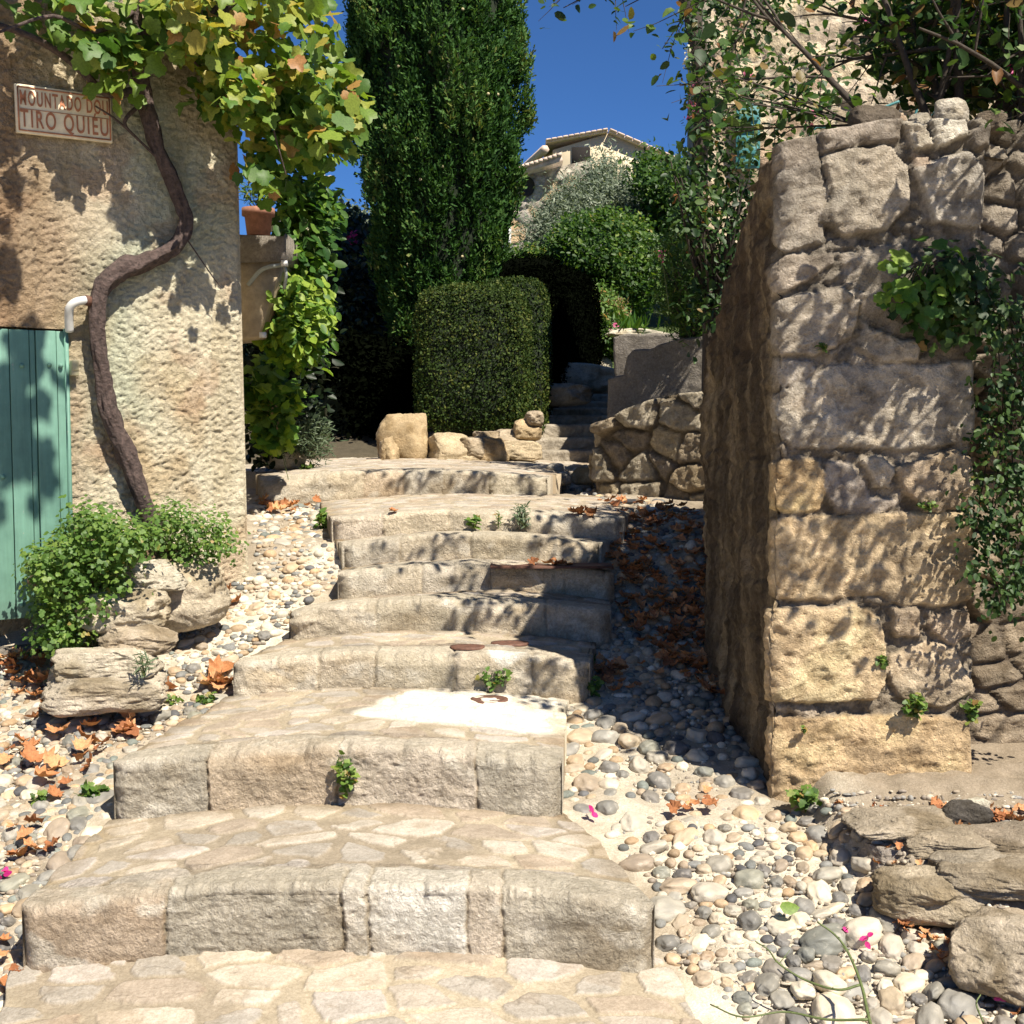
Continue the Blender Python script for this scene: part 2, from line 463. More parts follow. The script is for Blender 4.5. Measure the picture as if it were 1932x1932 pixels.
def zg(x, y):
    x = np.asarray(x, float); y = np.asarray(y, float)
    z = np.interp(y, _ry, _rz) - 0.075
    # right foreground platform in front of the pier
    pl = sstep(0.0, 0.12, (x - (1.02 + 0.55 * sstep(4.25, 3.1, y)))) * sstep(2.6, 2.9, y) * sstep(4.7, 4.5, y)
    z = z + 0.11 * pl
    # left bank by the door wall is a little lower
    z = z + 0.05 * sstep(6.6, 7.1, y) * sstep(0.4, 0.7, x)
    # landing is flat right up to the planted beds
    z = np.where(y > 9.35, np.maximum(z, STEPS[-1]['z'] - 0.055), z)
    # the hill behind
    z = np.where(y > 11.2, np.interp(y, HY, HZ) - 0.06, z)
    z = z + 0.022 * pl * ridged(x * 5, y * 5, None, 4, 33) + 0.02 * pl * fbm(x * 4, y * 4, None, 4, 3) + .012 * pl * fbm(x * 17, y * 17, None, 3, 4)
    return z
def step_x(y):
    """left and right edge of the stairs at y"""
    y = np.asarray(y, float)
    l = np.full(y.shape, 0.0); r = np.full(y.shape, 0.0); ins = np.zeros(y.shape, bool)
    l[...] = -1.25; r[...] = 0.4
    for s in STEPS:
        k = (y >= s['Y'] - 0.0) & (y < s['Yb'])
        t = (y - s['Y']) / (s['Yb'] - s['Y'])
        l = np.where(k, s['xl'] + (s['xbl'] - s['xl']) * t, l)
        r = np.where(k, s['xr'] + (s['xbr'] - s['xr']) * t, r)
    k = y < STEPS[0]['Y']
    r = np.where(k, 0.42 + (STEPS[0]['Y'] - y) * 0.17, r); l = np.where(k, -1.42 + (STEPS[0]['Y'] - y) * 0.22, l)
    return l, r
def ztread(x, y):
    """height of the walkable surface, stairs included"""
    l, r = step_x(y); z = zg(x, y)
    for s in STEPS:
        k = (y >= s['Y']) & (y < s['Yb']) & (x > l) & (x < r)
        u = (x - (s['xl'] + s['xr']) / 2) / ((s['xr'] - s['xl']) / 2)
        z = np.where(k, s['z'] - CROWN * u * u, z)
    return z
_zl = None
def PGf(q):
    """ground point under many picture points at once"""
    global _zl
    if _zl is None:
        X_, Y_ = np.meshgrid(np.arange(-4, 4, .03), np.arange(1.9, 13, .03)); _zl = zg(X_, Y_)
    d = FW + np.array([1.0, 0, 0]) * ((q[:, :1] - 966) / FPX) - UP * ((q[:, 1:] - 966) / FPX)
    ys = np.arange(2.0, 12.9, .015)[None]; t = ys / d[:, 1:2]; x = d[:, :1] * t; z = EYE + d[:, 2:] * t
    g = _zl[np.clip(((ys + 0 * x - 1.9) / .03).round().astype(int), 0, _zl.shape[0] - 1), np.clip(((x + 4) / .03).round().astype(int), 0, _zl.shape[1] - 1)]
    k = np.argmax(z <= g, axis=1); i = np.arange(len(q))
    return np.stack([x[i, k], ys[0, k], g[i, k]], -1)
def PG(px, py, fn=None, y0=2.0):
    """where the sight line through a pixel meets the ground"""
    d = ray(px, py); ys = np.arange(y0, 60, 0.01); t = ys / d[1]
    x = d[0] * t; z = EYE + d[2] * t
    g = (fn or zg)(x, ys)
    k = np.argmax(z <= g)
    return np.array([x[k], ys[k], float(g[k])])

# ---------------------------------------------------------------- the ground: one sheet from the stairs to the horizon
gx = np.concatenate([[-1500, -400, -120, -40, -15, -8, -5, -4], np.arange(-3.4, 3.0, 0.022), [3.2, 4, 5, 8, 15, 40, 120, 400, 1500]])
gy = np.concatenate([[-1500, -300, -60, -15, -5, 0, 1.0, 1.5], np.arange(1.9, 9.6, 0.022), np.arange(9.6, 16, 0.12), [17, 18, 20, 23, 26, 30, 36, 45, 60, 80, 130, 250, 600, 1500]])
GX, GY = np.meshgrid(gx, gy)
GZ = zg(GX, GY)
l, r = step_x(GY)
near = (GY > 1.9) & (GY < 12) & (np.abs(GX) < 3.4)
ins = sstep(0.0, 0.05, GX - l - 0.02) * sstep(0.0, 0.05, r - 0.02 - GX) * (GY < 11.5) * (GY > 1.8)
GZ = GZ - 0.16 * ins
GZ = GZ + np.where(near, 0.016 * fbm(GX * 3, GY * 3, None, 3, 5) + 0.009 * fbm(GX * 14, GY * 14, None, 3, 8), 0)
far = (GY > 16)
GZ = GZ + np.where(far & (GY < 200), 0.3 * fbm(GX * 0.2, GY * 0.2, None, 3, 2), 0)
sand = np.array([.62, .555, .45]); sand2 = np.array([.50, .43, .33]); dirt = np.array([.25, .20, .145]); grassc = np.array([.07, .10, .03])
n1 = fbm(GX * 2.2, GY * 2.2, None, 4, 11); n2 = fbm(GX * 7, GY * 7, None, 4, 12)
GC = mix(sand, sand2, sstep(-.25, .25, n1))
GC = mix(GC, np.array([.70, .64, .53]), sstep(.05, .35, n2) * .6)
GC = mix(GC, dirt, sstep(0.15, 0.5, n1 + n2 * .5) * 0.6)
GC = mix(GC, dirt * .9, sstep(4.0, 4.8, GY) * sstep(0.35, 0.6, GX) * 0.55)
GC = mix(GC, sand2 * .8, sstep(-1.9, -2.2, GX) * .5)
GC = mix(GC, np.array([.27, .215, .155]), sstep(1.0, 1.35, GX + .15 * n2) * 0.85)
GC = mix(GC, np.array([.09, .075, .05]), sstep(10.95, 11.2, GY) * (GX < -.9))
GC = mix(GC, grassc, sstep(13.2, 13.8, GY))
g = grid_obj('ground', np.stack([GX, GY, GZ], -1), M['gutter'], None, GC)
tag(g, kind='structure')

# ---------------------------------------------------------------- steps
STONE_TINTS = [np.array(c) * 1.16 for c in [(.40, .345, .265), (.37, .33, .27), (.44, .375, .28), (.36, .315, .24), (.47, .41, .32), (.42, .34, .25), (.54, .50, .42)]]
def paving_fields(X, Y, cell, seed, grain=1.0):
    """flat crazy paving: height, colour"""
    wx = X + 0.035 * fbm(X * 5, Y * 5, None, 2, seed + 3); wy = Y + 0.035 * fbm(X * 5, Y * 5, None, 2, seed + 4)
    d, i1, i2 = voro(wx / cell, wy / (cell * 0.72), seed, 0.95)
    d = d * cell * 0.5
    w = 0.006 + 0.016 * i2
    m = sstep(w, w + 0.006, d + 0.004 * vnoise(X * 60, Y * 60, None, seed))
    h = 0.006 * m + 0.003 * fbm(X * 25, Y * 25, None, 3, seed + 8) + 0.004 * (i1 - .5) * m
    pal = np.array([(.50, .44, .36), (.45, .41, .35), (.55, .48, .38), (.41, .37, .31), (.52, .47, .41), (.46, .38, .29), (.58, .52, .43), (.43, .36, .28)])
    c = pal[(i1 * 7.99).astype(int)]
    mort = mix(np.array([.43, .365, .265]), np.array([.36, .305, .225]), sstep(-.3, .3, fbm(X * 3, Y * 3, None, 3, seed + 20)))
    mort = mix(mort, np.array([.54, .465, .34]), sstep(0, .4, fbm(X * 2 + 9, Y * 2, None, 2, seed + 21)) * .7)
    dirt_ = sstep(.12, .4, fbm(X * 8 + 3, Y * 8, None, 4, seed + 24)); c = mix(c, c * np.array([.78, .72, .64]), dirt_ * .6)
    crk = sstep(.035, .0, np.abs(fbm(X * 5 + 20, Y * 9, None, 4, seed + 25))) * (i2 > .45); c = mix(c, c * .62, crk * .7); h = h - .002 * crk * m
    lich = sstep(.1, .5, fbm(X * 4.3, Y * 4.3, None, 4, seed + 22))
    c = mix(c, c * .8, lich * .6)
    return h, mix(mort, c, m) * np.array([.93, .92, .93])
def make_step(i, s, res, joints, cell, tints, label, kerbd=0.17, paved=True, rnd_r=0.03, group='main flight of stone steps'):
    L = s['xr'] - s['xl']; rise = s['z'] - s['z0'] + 0.06; dep = s['Yb'] - s['Y']
    nu = int(L / res) + 1
    r1 = int(rise / res) + 1
    # profile: riser then tread
    tz = np.concatenate([np.linspace(-rise, -rnd_r, r1), [-rnd_r + rnd_r * math.sin(a) for a in np.linspace(0.2, math.pi / 2, 5)]])
    ty = np.concatenate([np.zeros(r1), [rnd_r - rnd_r * math.cos(a) for a in np.linspace(0.2, math.pi / 2, 5)]])
    nr = np.concatenate([np.zeros(r1), np.linspace(0.2, 1, 5)])  # 0 = facing front, 1 = facing up
    td = np.concatenate([np.arange(rnd_r + res, kerbd + 0.03, res)])
    ky = np.concatenate([ty, td]); kz = np.concatenate([tz, np.zeros(len(td))]); kn = np.concatenate([nr, np.ones(len(td))])
    th = empty('stone_step', ((s['xl'] + s['xr']) / 2, s['Y'] + 0.2, s['z0'] - 0.06), label, 'step', group)
    # kerb stones
    U = np.linspace(0, 1, nu)[None, :] * np.ones((len(ky), 1))
    KY = ky[:, None] * np.ones((1, nu)); KZ = kz[:, None] * np.ones((1, nu)); KN = kn[:, None] * np.ones((1, nu))
    T = KY / dep
    X = (s['xl'] + (s['xbl'] - s['xl']) * T) * (1 - U) + (s['xr'] + (s['xbr'] - s['xr']) * T) * U
    u2 = (2 * U - 1)
    Yv = s['Y'] + KY - 0.035 * (u2 ** 2) * (1 - u2 * .3) + 0.012 * fbm(X * 2.2, X * 0 + i, None, 2, 31 + i)
    # ends: rounded corners
    endd = np.minimum(U, 1 - U) * L
    Yv = Yv + 0.05 * np.clip(1 - endd / 0.06, 0, 1) ** 2 * (1 - KN)
    Zv = s['z'] + KZ - CROWN * u2 ** 2 + 0.008 * fbm(X * 3, X * 0 + i + 5, None, 2, 32 + i) * sstep(-rise, 0, KZ)
    jx = np.array([s['xl'] - 9] + [s['xl'] + L * j for j in joints] + [s['xr'] + 9])
    S = np.where(KN < 0.5, KZ, KY)  # second surface coordinate for joints
    Xw = X + 0.014 * fbm(X * 5, S * 12 + 3 * i, None, 3, 41 + i)
    idx = np.searchsorted(jx, Xw.ravel()).reshape(Xw.shape) - 1
    idx = np.clip(idx, 0, len(jx) - 2)
    dj = np.minimum(np.abs(Xw - jx[idx]), np.abs(jx[idx + 1] - Xw))
    jm = sstep(0.001, 0.009, dj + .004 * vnoise(X * 40, S * 40, None, 43))
    h = -0.008 * (1 - jm) + .016 * fbm(X * 1.9, Zv * 3, None, 3, 60 + i) * (1 - KN)
    rough = 0.55 + 0.9 * _h(idx, idx * 0 + i, idx * 0, 51)
    h = h + rough * (0.012 * ridged(X * 3.5, Yv * 3.5, Zv * 6, 5, 61 + i) + 0.006 * fbm(X * 14, Yv * 14, Zv * 18, 3, 62 + i) + 0.003 * fbm(X * 75, Yv * 75, Zv * 75, 2, 63 + i)) * (1 - .55 * KN)
    h = h + (np.take(np.array([0.002, -0.003, 0.004, -0.001, 0.001]), (idx + i) % 5)) * (1 - KN)
    tc = np.array([tints[k % len(tints)] for k in range(len(jx))])
    C = tc[idx] * (1.14 if i >= 2 else 1.0)
    st = fbm(X * 4, Zv * 7, Yv * 4, 4, 71 + i)
    C = mix(C, C * np.array([.70, .64, .55]), sstep(-.05, .45, st) * .75 * (1 - KN * .6))
    st2 = fbm(X * 9 + 5, Zv * 12, Yv * 9, 4, 72 + i)
    C = mix(C, np.array([.62, .57, .48]), sstep(.15, .42, st2) * .65)
    C = mix(C, C * np.array([.62, .56, .47]), (1 - jm) * (.8 if i < 2 else .4))
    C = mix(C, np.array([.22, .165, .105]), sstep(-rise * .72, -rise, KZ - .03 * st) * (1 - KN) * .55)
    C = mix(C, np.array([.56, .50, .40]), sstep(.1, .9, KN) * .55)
    if i >= 2: C = mix(C, C * .94, 1 - jm)
    if i == 2:
        C = mix(C, np.array([.80, .76, .68]), sstep(.12, .3, fbm(X * 3.2 + 1.0, Zv * 5, None, 3, 79)) * sstep(-.09, -.04, KZ) * (KY < .06))
    if paved:
        ph, pc = paving_fields(X, Yv, cell, 100 + i)
        bl = sstep(kerbd - 0.04, kerbd, KY + 0.05 * vnoise(X * 5, X * 0 + i, None, 77)) * KN
        C = mix(C, pc, bl); h = h * (1 - bl) + (ph - .008) * bl
    chip = (sstep(.0, .55, ridged(X * 7, X * 0 + 2.2 * i, None, 4, 64 + i)) * .7 + 1.3 * sstep(-.1, .6, fbm(X * 2.6, X * 0 + 5.2 * i, None, 3, 65 + i))) * np.clip(1 - np.abs(KZ + rnd_r * .5 - KY * .6) / .05, 0, 1)
    Yv = Yv - h * (1 - KN) + chip * .016; Zv = Zv + h * KN - chip * .012
    V = np.stack([X, Yv, Zv], -1)
    # side walls: repeat edge columns and drop them
    def sides(V, C, zb, back=True):
        Vl, Vr = V[:, :1].copy(), V[:, -1:].copy()
        Vl[..., 2] = zb; Vr[..., 2] = zb
        V = np.concatenate([Vl, V, Vr], 1); C = np.concatenate([C[:, :1], C, C[:, -1:]], 1)
        if back:
            b = V[-1:].copy(); b[..., 2] = zb
            V = np.concatenate([V, b], 0); C = np.concatenate([C, C[-1:]], 0)
        return V, C
    V1_, C1_ = sides(V, C, s['z0'] - 0.12, False)
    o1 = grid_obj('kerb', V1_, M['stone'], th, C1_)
    # paved tread
    y0 = ky[-1]; res2 = res * 1.15
    ty = np.arange(y0, dep + res2, res2)
    ty[0] = y0
    U = np.linspace(0, 1, nu)[None, :] * np.ones((len(ty), 1)); KY = ty[:, None] * np.ones((1, nu))
    T = KY / dep
    X = (s['xl'] + (s['xbl'] - s['xl']) * T) * (1 - U) + (s['xr'] + (s['xbr'] - s['xr']) * T) * U
    edge = np.minimum(U, 1 - U) * L
    X = X + np.where(edge < .02, 0.03 * fbm(KY * 6, U * 0 + i, None, 2, 83) * np.sign(U - .5), 0) * np.clip((KY - y0) / .12, 0, 1)
    Yv = s['Y'] + KY - 0.035 * ((2 * U - 1) ** 2) * (1 - (2 * U - 1) * .3) * np.clip(1 - (KY - y0) / .3, 0, 1)
    Yv[0] = V[-1, :, 1]
    ph, pc = paving_fields(X, Yv, cell, 100 + i)
    Zv = s['z'] - CROWN * (2 * U - 1) ** 2 + ph - .008 + 0.010 * fbm(X * 1.7, Yv * 1.7, None, 2, 90 + i)
    Zv[0] = V[-1, :, 2]
    pc = pc * (1 + 0.10 * fbm(X * 1.5, Yv * 1.5, None, 3, 91 + i)[..., None])
    if i == 1:  # pale washed patch of lime on this tread
        k = sstep(-.25, .05, fbm(X * 3, Yv * 3, None, 3, 95) - ((X + 0.10) / 0.5) ** 2 * .9 - ((Yv - 4.95) / .32) ** 2 * .6 + .45)
        pc = mix(pc, np.array([.80, .76, .66]), k * .85)
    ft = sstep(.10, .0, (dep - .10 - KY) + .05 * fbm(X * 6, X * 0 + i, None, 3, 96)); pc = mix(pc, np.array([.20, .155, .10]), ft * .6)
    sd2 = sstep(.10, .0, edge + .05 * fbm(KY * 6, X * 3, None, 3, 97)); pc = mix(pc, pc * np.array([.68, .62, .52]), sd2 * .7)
    V2_, C2_ = sides(np.stack([X, Yv, Zv], -1), pc, s['z0'] - 0.12)
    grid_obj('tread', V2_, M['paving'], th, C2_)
    return th
T_ = STONE_TINTS
brown = np.array([.44, .35, .26]); wht = np.array([.66, .62, .55]); grey = np.array([.43, .385, .31]); pinkish = np.array([.54, .465, .375])
make_step(0, STEPS[0], .0042, [.225, .505, .545, .705, .76], .19, [brown, grey, wht, wht, pinkish, grey],
          'lowest stone step with a whitish block in the middle of its riser')
make_step(1, STEPS[1], .0045, [.21, .50, .81], .17, [grey, T_[5], pinkish, grey],
          'second stone step with a small green weed growing from its riser')
make_step(2, STEPS[2], .0065, [.24, .40, .62, .84], .16, [T_[4], T_[0], T_[3], T_[0], T_[2]],
          'third stone step with white lime blotches along its edge')
make_step(3, STEPS[3], .0075, [.27, .58, .80], .16, [T_[0], T_[3], T_[0], T_[1]],
          'fourth stone step with a rusty plate on its tread')
make_step(4, STEPS[4], .0085, [.3, .55, .82], .16, [T_[0], T_[1], T_[2], T_[0]],
          'fifth stone step, above the tread with the rusty plate')
make_step(5, STEPS[5], .0085, [.22, .5, .76], .15, [T_[1], T_[0], T_[3], T_[2]],
          'sixth stone step, with a broken dark left end')
make_step(6, STEPS[6], .010, [.17, .40, .75], .15, [pinkish, T_[2], T_[0], T_[1]],
          'seventh stone step with grey-green weeds along its riser and a dark patch on its tread')
make_step(7, STEPS[7], .012, [.24, .36, .5, .64, .8], .16, [T_[0], T_[2], T_[5], T_[1], T_[0], T_[3]],
          'top stone step of the main flight, edging the landing below the hedge')
# paved path in the foreground, below the first step
s0 = STEPS[0]; res = .0042
ys = np.arange(1.9, s0['Y'] + .06, res); nu = int(1.9 / res)
U = np.linspace(0, 1, nu)[None, :] * np.ones((len(ys), 1)); KY = ys[:, None] * np.ones((1, nu))
l, r = step_x(np.minimum(KY, s0['Y'] - .001))
X = l * (1 - U) + (r + .03) * U + 0.02 * (2 * U - 1) * fbm(KY * 5, U * 0, None, 2, 9)
ph, pc = paving_fields(X, KY, .21, 99)
Z = -CROWN * (2 * U - 1) ** 2 + ph * 1.3 - .008 - 0.05 * (s0['Y'] - KY) ** 1.0 + 0.012 * fbm(X * 1.7, KY * 1.7, None, 2, 98)
V, C = np.stack([X, KY, Z], -1), pc
Vl, Vr = V[:, :1].copy(), V[:, -1:].copy(); Vl[..., 2] -= .3; Vr[..., 2] -= .3
V = np.concatenate([Vl, V, Vr], 1); C = np.concatenate([C[:, :1], C, C[:, -1:]], 1)
tag(grid_obj('path', V, M['paving'], None, C), kind='structure')

# upper flight
UP_T = [849, 826, 800, 783, 769, 756, 744, 733, 723, 713]
UP_L = [1000, 1012, 1022, 1030, 1045, 1058, 1070, 1082, 1095, 1108]
zp = STEPS[-1]['z'] - .02
for i, (tp, lp) in enumerate(zip(UP_T, UP_L)):
    Yi = 11.35 + i * 0.36
    z = P(1080, tp, Yi)[2]
    xl = P(lp - (14 if i < 2 else 0), tp, Yi)[0]; xr = P(1150, tp, Yi)[0]
    nu, nv = 60, 26
    u = np.linspace(0, 1, nu)[None] * np.ones((nv, 1))
    ky = np.concatenate([np.zeros(9), [.004, .012, .025], np.linspace(.04, .42, nv - 12)])[:, None] * np.ones((1, nu))
    kz = np.concatenate([np.linspace(-(z - zp) - .05, -.03, 9), [-.018, -.008, -.002], np.zeros(nv - 12)])[:, None] * np.ones((1, nu))
    X = xl + (xr - xl) * u; Yv = Yi + ky + .02 * fbm(X * 3, X * 0 + i, None, 2, i) + .006 * fbm(X * 20, kz * 20, None, 2, i + 4)
    Z = z + kz + .008 * fbm(X * 4, X * 0 + i, None, 2, i + 9)
    C = np.ones((nv, nu, 3)) * np.array([.40, .35, .28]) * (1 + .25 * fbm(X * 5, kz * 9 + ky * 5, None, 3, i + 3)[..., None])
    V = np.stack([X, Yv, Z], -1)
    a, b = V[:, :1].copy(), V[:, -1:].copy(); a[..., 2] = zp - .1; b[..., 2] = zp - .1
    V = np.concatenate([a, V, b], 1); C = np.concatenate([C[:, :1], C, C[:, -1:]], 1)
    bk = V[-1:].copy(); bk[..., 2] = zp - .1
    V = np.concatenate([V, bk], 0); C = np.concatenate([C, C[-1:]], 0)
    o = grid_obj('stone_step', V, M['farstone'], None, C)
    nth = ['lowest', 'second', 'third', 'fourth', 'fifth', 'sixth', 'seventh', 'eighth', 'ninth', 'topmost'][i]
    tag(o, f'{nth} narrow step of the upper flight, between clipped hedge and concrete wall', 'step', 'narrow upper flight of steps')
    zp = z
# ---------------------------------------------------------------- generic rock
def ico(sub):
    import bmesh
    bm = bmesh.new(); bmesh.ops.create_icosphere(bm, subdivisions=sub, radius=1)
    V = np.array([v.co[:] for v in bm.verts]); Fc = np.array([[v.index for v in f.verts] for f in bm.faces])
    bm.free(); return V, Fc
ICO = {k: ico(k) for k in (2, 3, 4, 5, 6)}
def rock_geo(dims, seed, sub=5, n=3.2, rough=.10, fine=.03, cut=0):
    V, Fc = ICO[sub]
    s = (np.abs(V) ** n).sum(1) ** (-1 / n)
    W = V * s[:, None]
    rp = np.random.RandomState(seed + 999)
    for _ in range(cut):
        pn = rp.normal(size=3); pn[2] = abs(pn[2]) * .6; pn /= np.linalg.norm(pn); pd_ = .62 + .30 * rp.rand()
        ex_ = (W @ pn) - pd_ * (np.abs(pn).sum() * .5 + .5); W = W - np.clip(ex_, 0, None)[:, None] * pn * .92
    k = 1 + rough * fbm(V[:, 0] * 1.6 + seed, V[:, 1] * 1.6, V[:, 2] * 1.6, 3, seed) + fine * ridged(V[:, 0] * 2.6, V[:, 1] * 2.6 + seed, V[:, 2] * 3.2, 5, seed + 3)
    W = W * k[:, None] * np.array(dims) / 2
    return W, Fc
def rock(name, c, dims, rz=0, col=(.42, .36, .28), seed=1, sub=5, n=3.2, rough=.10, fine=.03, label=None, cat='rock', group=None, parent=None, mat='stone', tilt=0, cut=None):
    W, Fc = rock_geo(dims, seed, sub, n, rough, fine, (9 if sub >= 4 else 0) if cut is None else cut)
    if tilt:
        ct, st = math.cos(tilt), math.sin(tilt); W = W @ np.array([[ct, 0, -st], [0, 1, 0], [st, 0, ct]])
    cr, sr = math.cos(rz), math.sin(rz)
    W = W @ np.array([[cr, sr, 0], [-sr, cr, 0], [0, 0, 1]]) + np.array(c)
    t = fbm(W[:, 0] * 6, W[:, 1] * 6, W[:, 2] * 6, 4, seed + 9)
    C = mix(np.array(col), np.array(col) * np.array([.62, .58, .5]), sstep(-.1, .4, t))
    C = mix(C, np.minimum(np.array(col) * 1.35, .75), sstep(.1, .45, fbm(W[:, 0] * 11, W[:, 1] * 11, W[:, 2] * 11, 3, seed + 12)) * .6)
    o = mesh_np(name, W, None, Fc, M[mat], parent, C)
    if label: tag(o, label, cat, group)
    return o

# ---------------------------------------------------------------- the house with the vine
WA = P(0, 1200, 5.70); WB = P(470, 1100, 6.42)
A2 = WA[:2]; B2 = WB[:2]; wd = (B2 - A2) / np.linalg.norm(B2 - A2)
WN = np.array([wd[1], -wd[0], 0.0])          # wall normal, towards the stairs
WO = np.array([A2[0], A2[1], 0.0]); WT = np.array([wd[0], wd[1], 0.0])
WLEN = np.linalg.norm(B2 - A2)
def PW(px, py, off=0.0):
    return PP(px, py, WO + WN * off, WN)
def wuv(p): return float(np.dot(p - WO, WT)), float(p[2])
res = 0.0072
us = np.arange(-1.6, WLEN + res, res); zs = np.arange(0.25, 4.7, res)
Ug, Zg = np.meshgrid(us, zs)
door_r = wuv(PW(133, 900))[0]; door_t = wuv(PW(70, 618))[1]
inside_door = (Ug < door_r) & (Zg < door_t)
warp = 0.02 * fbm(Ug * 12, Zg * 12, None, 2, 4)
n_big = fbm(Ug * 2.2, Zg * 2.2, None, 3, 200)
n_mid = ridged((Ug + warp * .5) * 31, (Zg + warp) * 55, None, 3, 201, .65) * 1.1
n_fin = fbm(Ug * 55, Zg * 70, None, 2, 202) * 1.6; n_mid = n_mid * (.35 + .95 * sstep(-.35, .3, fbm(Ug * 4.5, Zg * 4.5, None, 3, 203)))
clod = np.clip(n_mid * 1.9 + .12, -.25, .8)
smoothz = sstep(3.2, 3.5, Zg + .25 * n_big)
hh = 0.022 * n_big + 0.0085 * clod * (1 - .35 * smoothz) + 0.004 * n_fin
bulge = -0.05 * sstep(1.2, .5, Zg)      # the wall spreads at its foot
hh = hh - bulge * 1.0
taper = sstep(WLEN + .0, WLEN - .03, Ug)
hh = hh * taper - .02 * (1 - taper)
# edge runs slightly ragged
px0 = WO[None, None] + Ug[..., None] * WT
Vw = px0 + hh[..., None] * WN + Zg[..., None] * np.array([0, 0, 1.0])
lean = -(Zg - 1.0) * 0.011
Vw = Vw + (sstep(WLEN - .6, WLEN, Ug) * lean)[..., None] * WT
cream = np.array([.70, .63, .47]); green = np.array([.50, .56, .43]); ochre = np.array([.50, .36, .20]); brownc = np.array([.27, .17, .10]); greyc = np.array([.36, .28, .20])
C = np.ones(Ug.shape + (3,)) * cream
C = mix(C, np.array([.70, .64, .50]), sstep(-.1, .35, fbm(Ug * 3, Zg * 3, None, 3, 210)) * .6)
# copper-blue spray either side of the trunk
tu, tz = zip(*[wuv(PW(x, y)) for x, y in ((215, 760), (190, 620), (230, 505), (320, 470), (345, 410), (320, 320), (280, 230), (265, 120), (262, 20))])
dd = np.full(Ug.shape, 9.0)
for k in range(len(tu) - 1):
    ax, ay, bx, by = tu[k], tz[k], tu[k + 1], tz[k + 1]
    ex, ey = bx - ax, by - ay
    t = np.clip(((Ug - ax) * ex + (Zg - ay) * ey) / (ex * ex + ey * ey), 0, 1)
    dd = np.minimum(dd, np.hypot(Ug - ax - t * ex, Zg - ay - t * ey))
C = mix(C, green, sstep(.30, .06, dd + .12 * fbm(Ug * 4, Zg * 4, None, 3, 211)) * .6 * sstep(1.2, 1.6, Zg))
oc = fbm(Ug * 2.5 + 3, Zg * 2.0, None, 4, 212)
C = mix(C, ochre, sstep(.08, .45, oc) * .7 * sstep(1.9, 1.5, Zg))
C = mix(C, np.array([.48, .27, .17]), sstep(.2, .5, fbm(Ug * 5, Zg * 5, None, 4, 213)) * .35)
lf, _ = wuv(PW(150, 500)); _, zt = wuv(PW(100, 330))
br = sstep(lf + .05, lf - .35, Ug + .15 * n_big) * sstep(zt - .7, zt - 0.95, Zg + .2 * n_big)
C = mix(C, brownc * 1.25, np.clip(sstep(lf + .12, lf - .3, Ug + .25 * fbm(Ug * 2, Zg * 1.4, None, 3, 214)) * .8, 0, 1) * sstep(.5, 1.3, Zg))
C = mix(C, greyc * 1.1, smoothz * .8)
C = mix(C, C * .72, sstep(.1, -.35, clod) * .35)
rain = sstep(.12, .45, fbm(Ug * 9, Zg * .9, None, 4, 215)); C = mix(C, C * np.array([.74, .68, .58]), rain * .45)
pat = sstep(.18, .30, fbm(Ug * 1.7 + 6, Zg * 1.9, None, 4, 216)); C = mix(C, C * np.array([.86, .80, .70]), pat * .6)
ck = sstep(.012, .0, np.abs(fbm(Ug * 1.6 + 2, Zg * 1.1, None, 5, 217, .6))) * sstep(.0, .3, fbm(Ug, Zg, None, 2, 218)); C = mix(C, C * .45, ck * .8)
house = empty('vine_house', (A2[0], A2[1] + .5, .3), 'rough rendered cream house with teal plank door and an old vine trunk on its wall', 'house')
cx = Ug[:-1, :-1]; cz = Zg[:-1, :-1]
keep = ~((cx < door_r - res) & (cz < door_t - res))
M['stucco'] = rock_mat('roughcast', 0.12, 85, 12, 1.0, 0.012, pits=True)
grid_obj('front_wall', Vw, M['stucco'], house, C, keep)
mb = MB()
back = -WN
def wbox(u0, u1, n0, n1, z0, z1, mb):
    c = WO + WT * (u0 + u1) / 2 + WN * (n0 + n1) / 2 + np.array([0, 0, (z0 + z1) / 2])
    mb.box(c, (u1 - u0, abs(n1 - n0), z1 - z0), ax=[WT, WN, [0, 0, 1]])
wbox(-5, WLEN - .05, -4.0, -.19, 0.0, 4.66, mb)
wbox(door_r - .0, WLEN - .025, -.20, -.03, 0.0, 4.68, mb)
wbox(-5, door_r, -.20, -.03, door_t + .02, 4.68, mb)
m_, t_, b_, o_ = nt('plain_render'); t_.links.new(mixc(t_, (.50, .43, .31), ramp(t_, noise(t_, coords(t_), 3, 5), [(.3, (.7, .7, .7)), (.7, (1.1, 1.1, 1.1))]), 1.0, 'MULTIPLY'), b_.inputs['Base Color']); b_.inputs['Roughness'].default_value = .95
bump(t_, b_, noise(t_, coords(t_), 35, 4), .8, .02)
mb.build('side_wall', m_, house, smooth=False)
# door leaf: planks with grooves, studs, dark gap beneath
pz0 = wuv(PW(60, 1165))[1]
mb = MB()
edges = [wuv(PW(x, 900))[0] for x in (132, 113, 74, 62, 24, -14, -30, -68, -106, -145, -183, -222, -260, -300)]
for k in range(len(edges) - 1):
    wbox(edges[k + 1] + .0018, edges[k] - .0018, .0 - (.008 if k in (0, 2, 5) else 0), -.035, pz0, door_t - .012, mb)
dobj = mb.build('door', M['teal_paint'], house, smooth=False, bevel=.003)
mb = MB()
for (x, y) in ((93, 688), (41, 690), (115, 690), (93, 1140), (41, 1142), (5, 900), (-12, 690)):
    p = PW(x, y, .002); V, Fc = ICO[3]
    mb.add(V * np.array([.011, .011, .011]) + p, [tuple(f) for f in Fc])
mb.build('stud', M['teal_paint'], dobj)
mb = MB()
wbox(door_r - .012, door_r + .003, -.05, .012, pz0 - .1, door_t, mb)
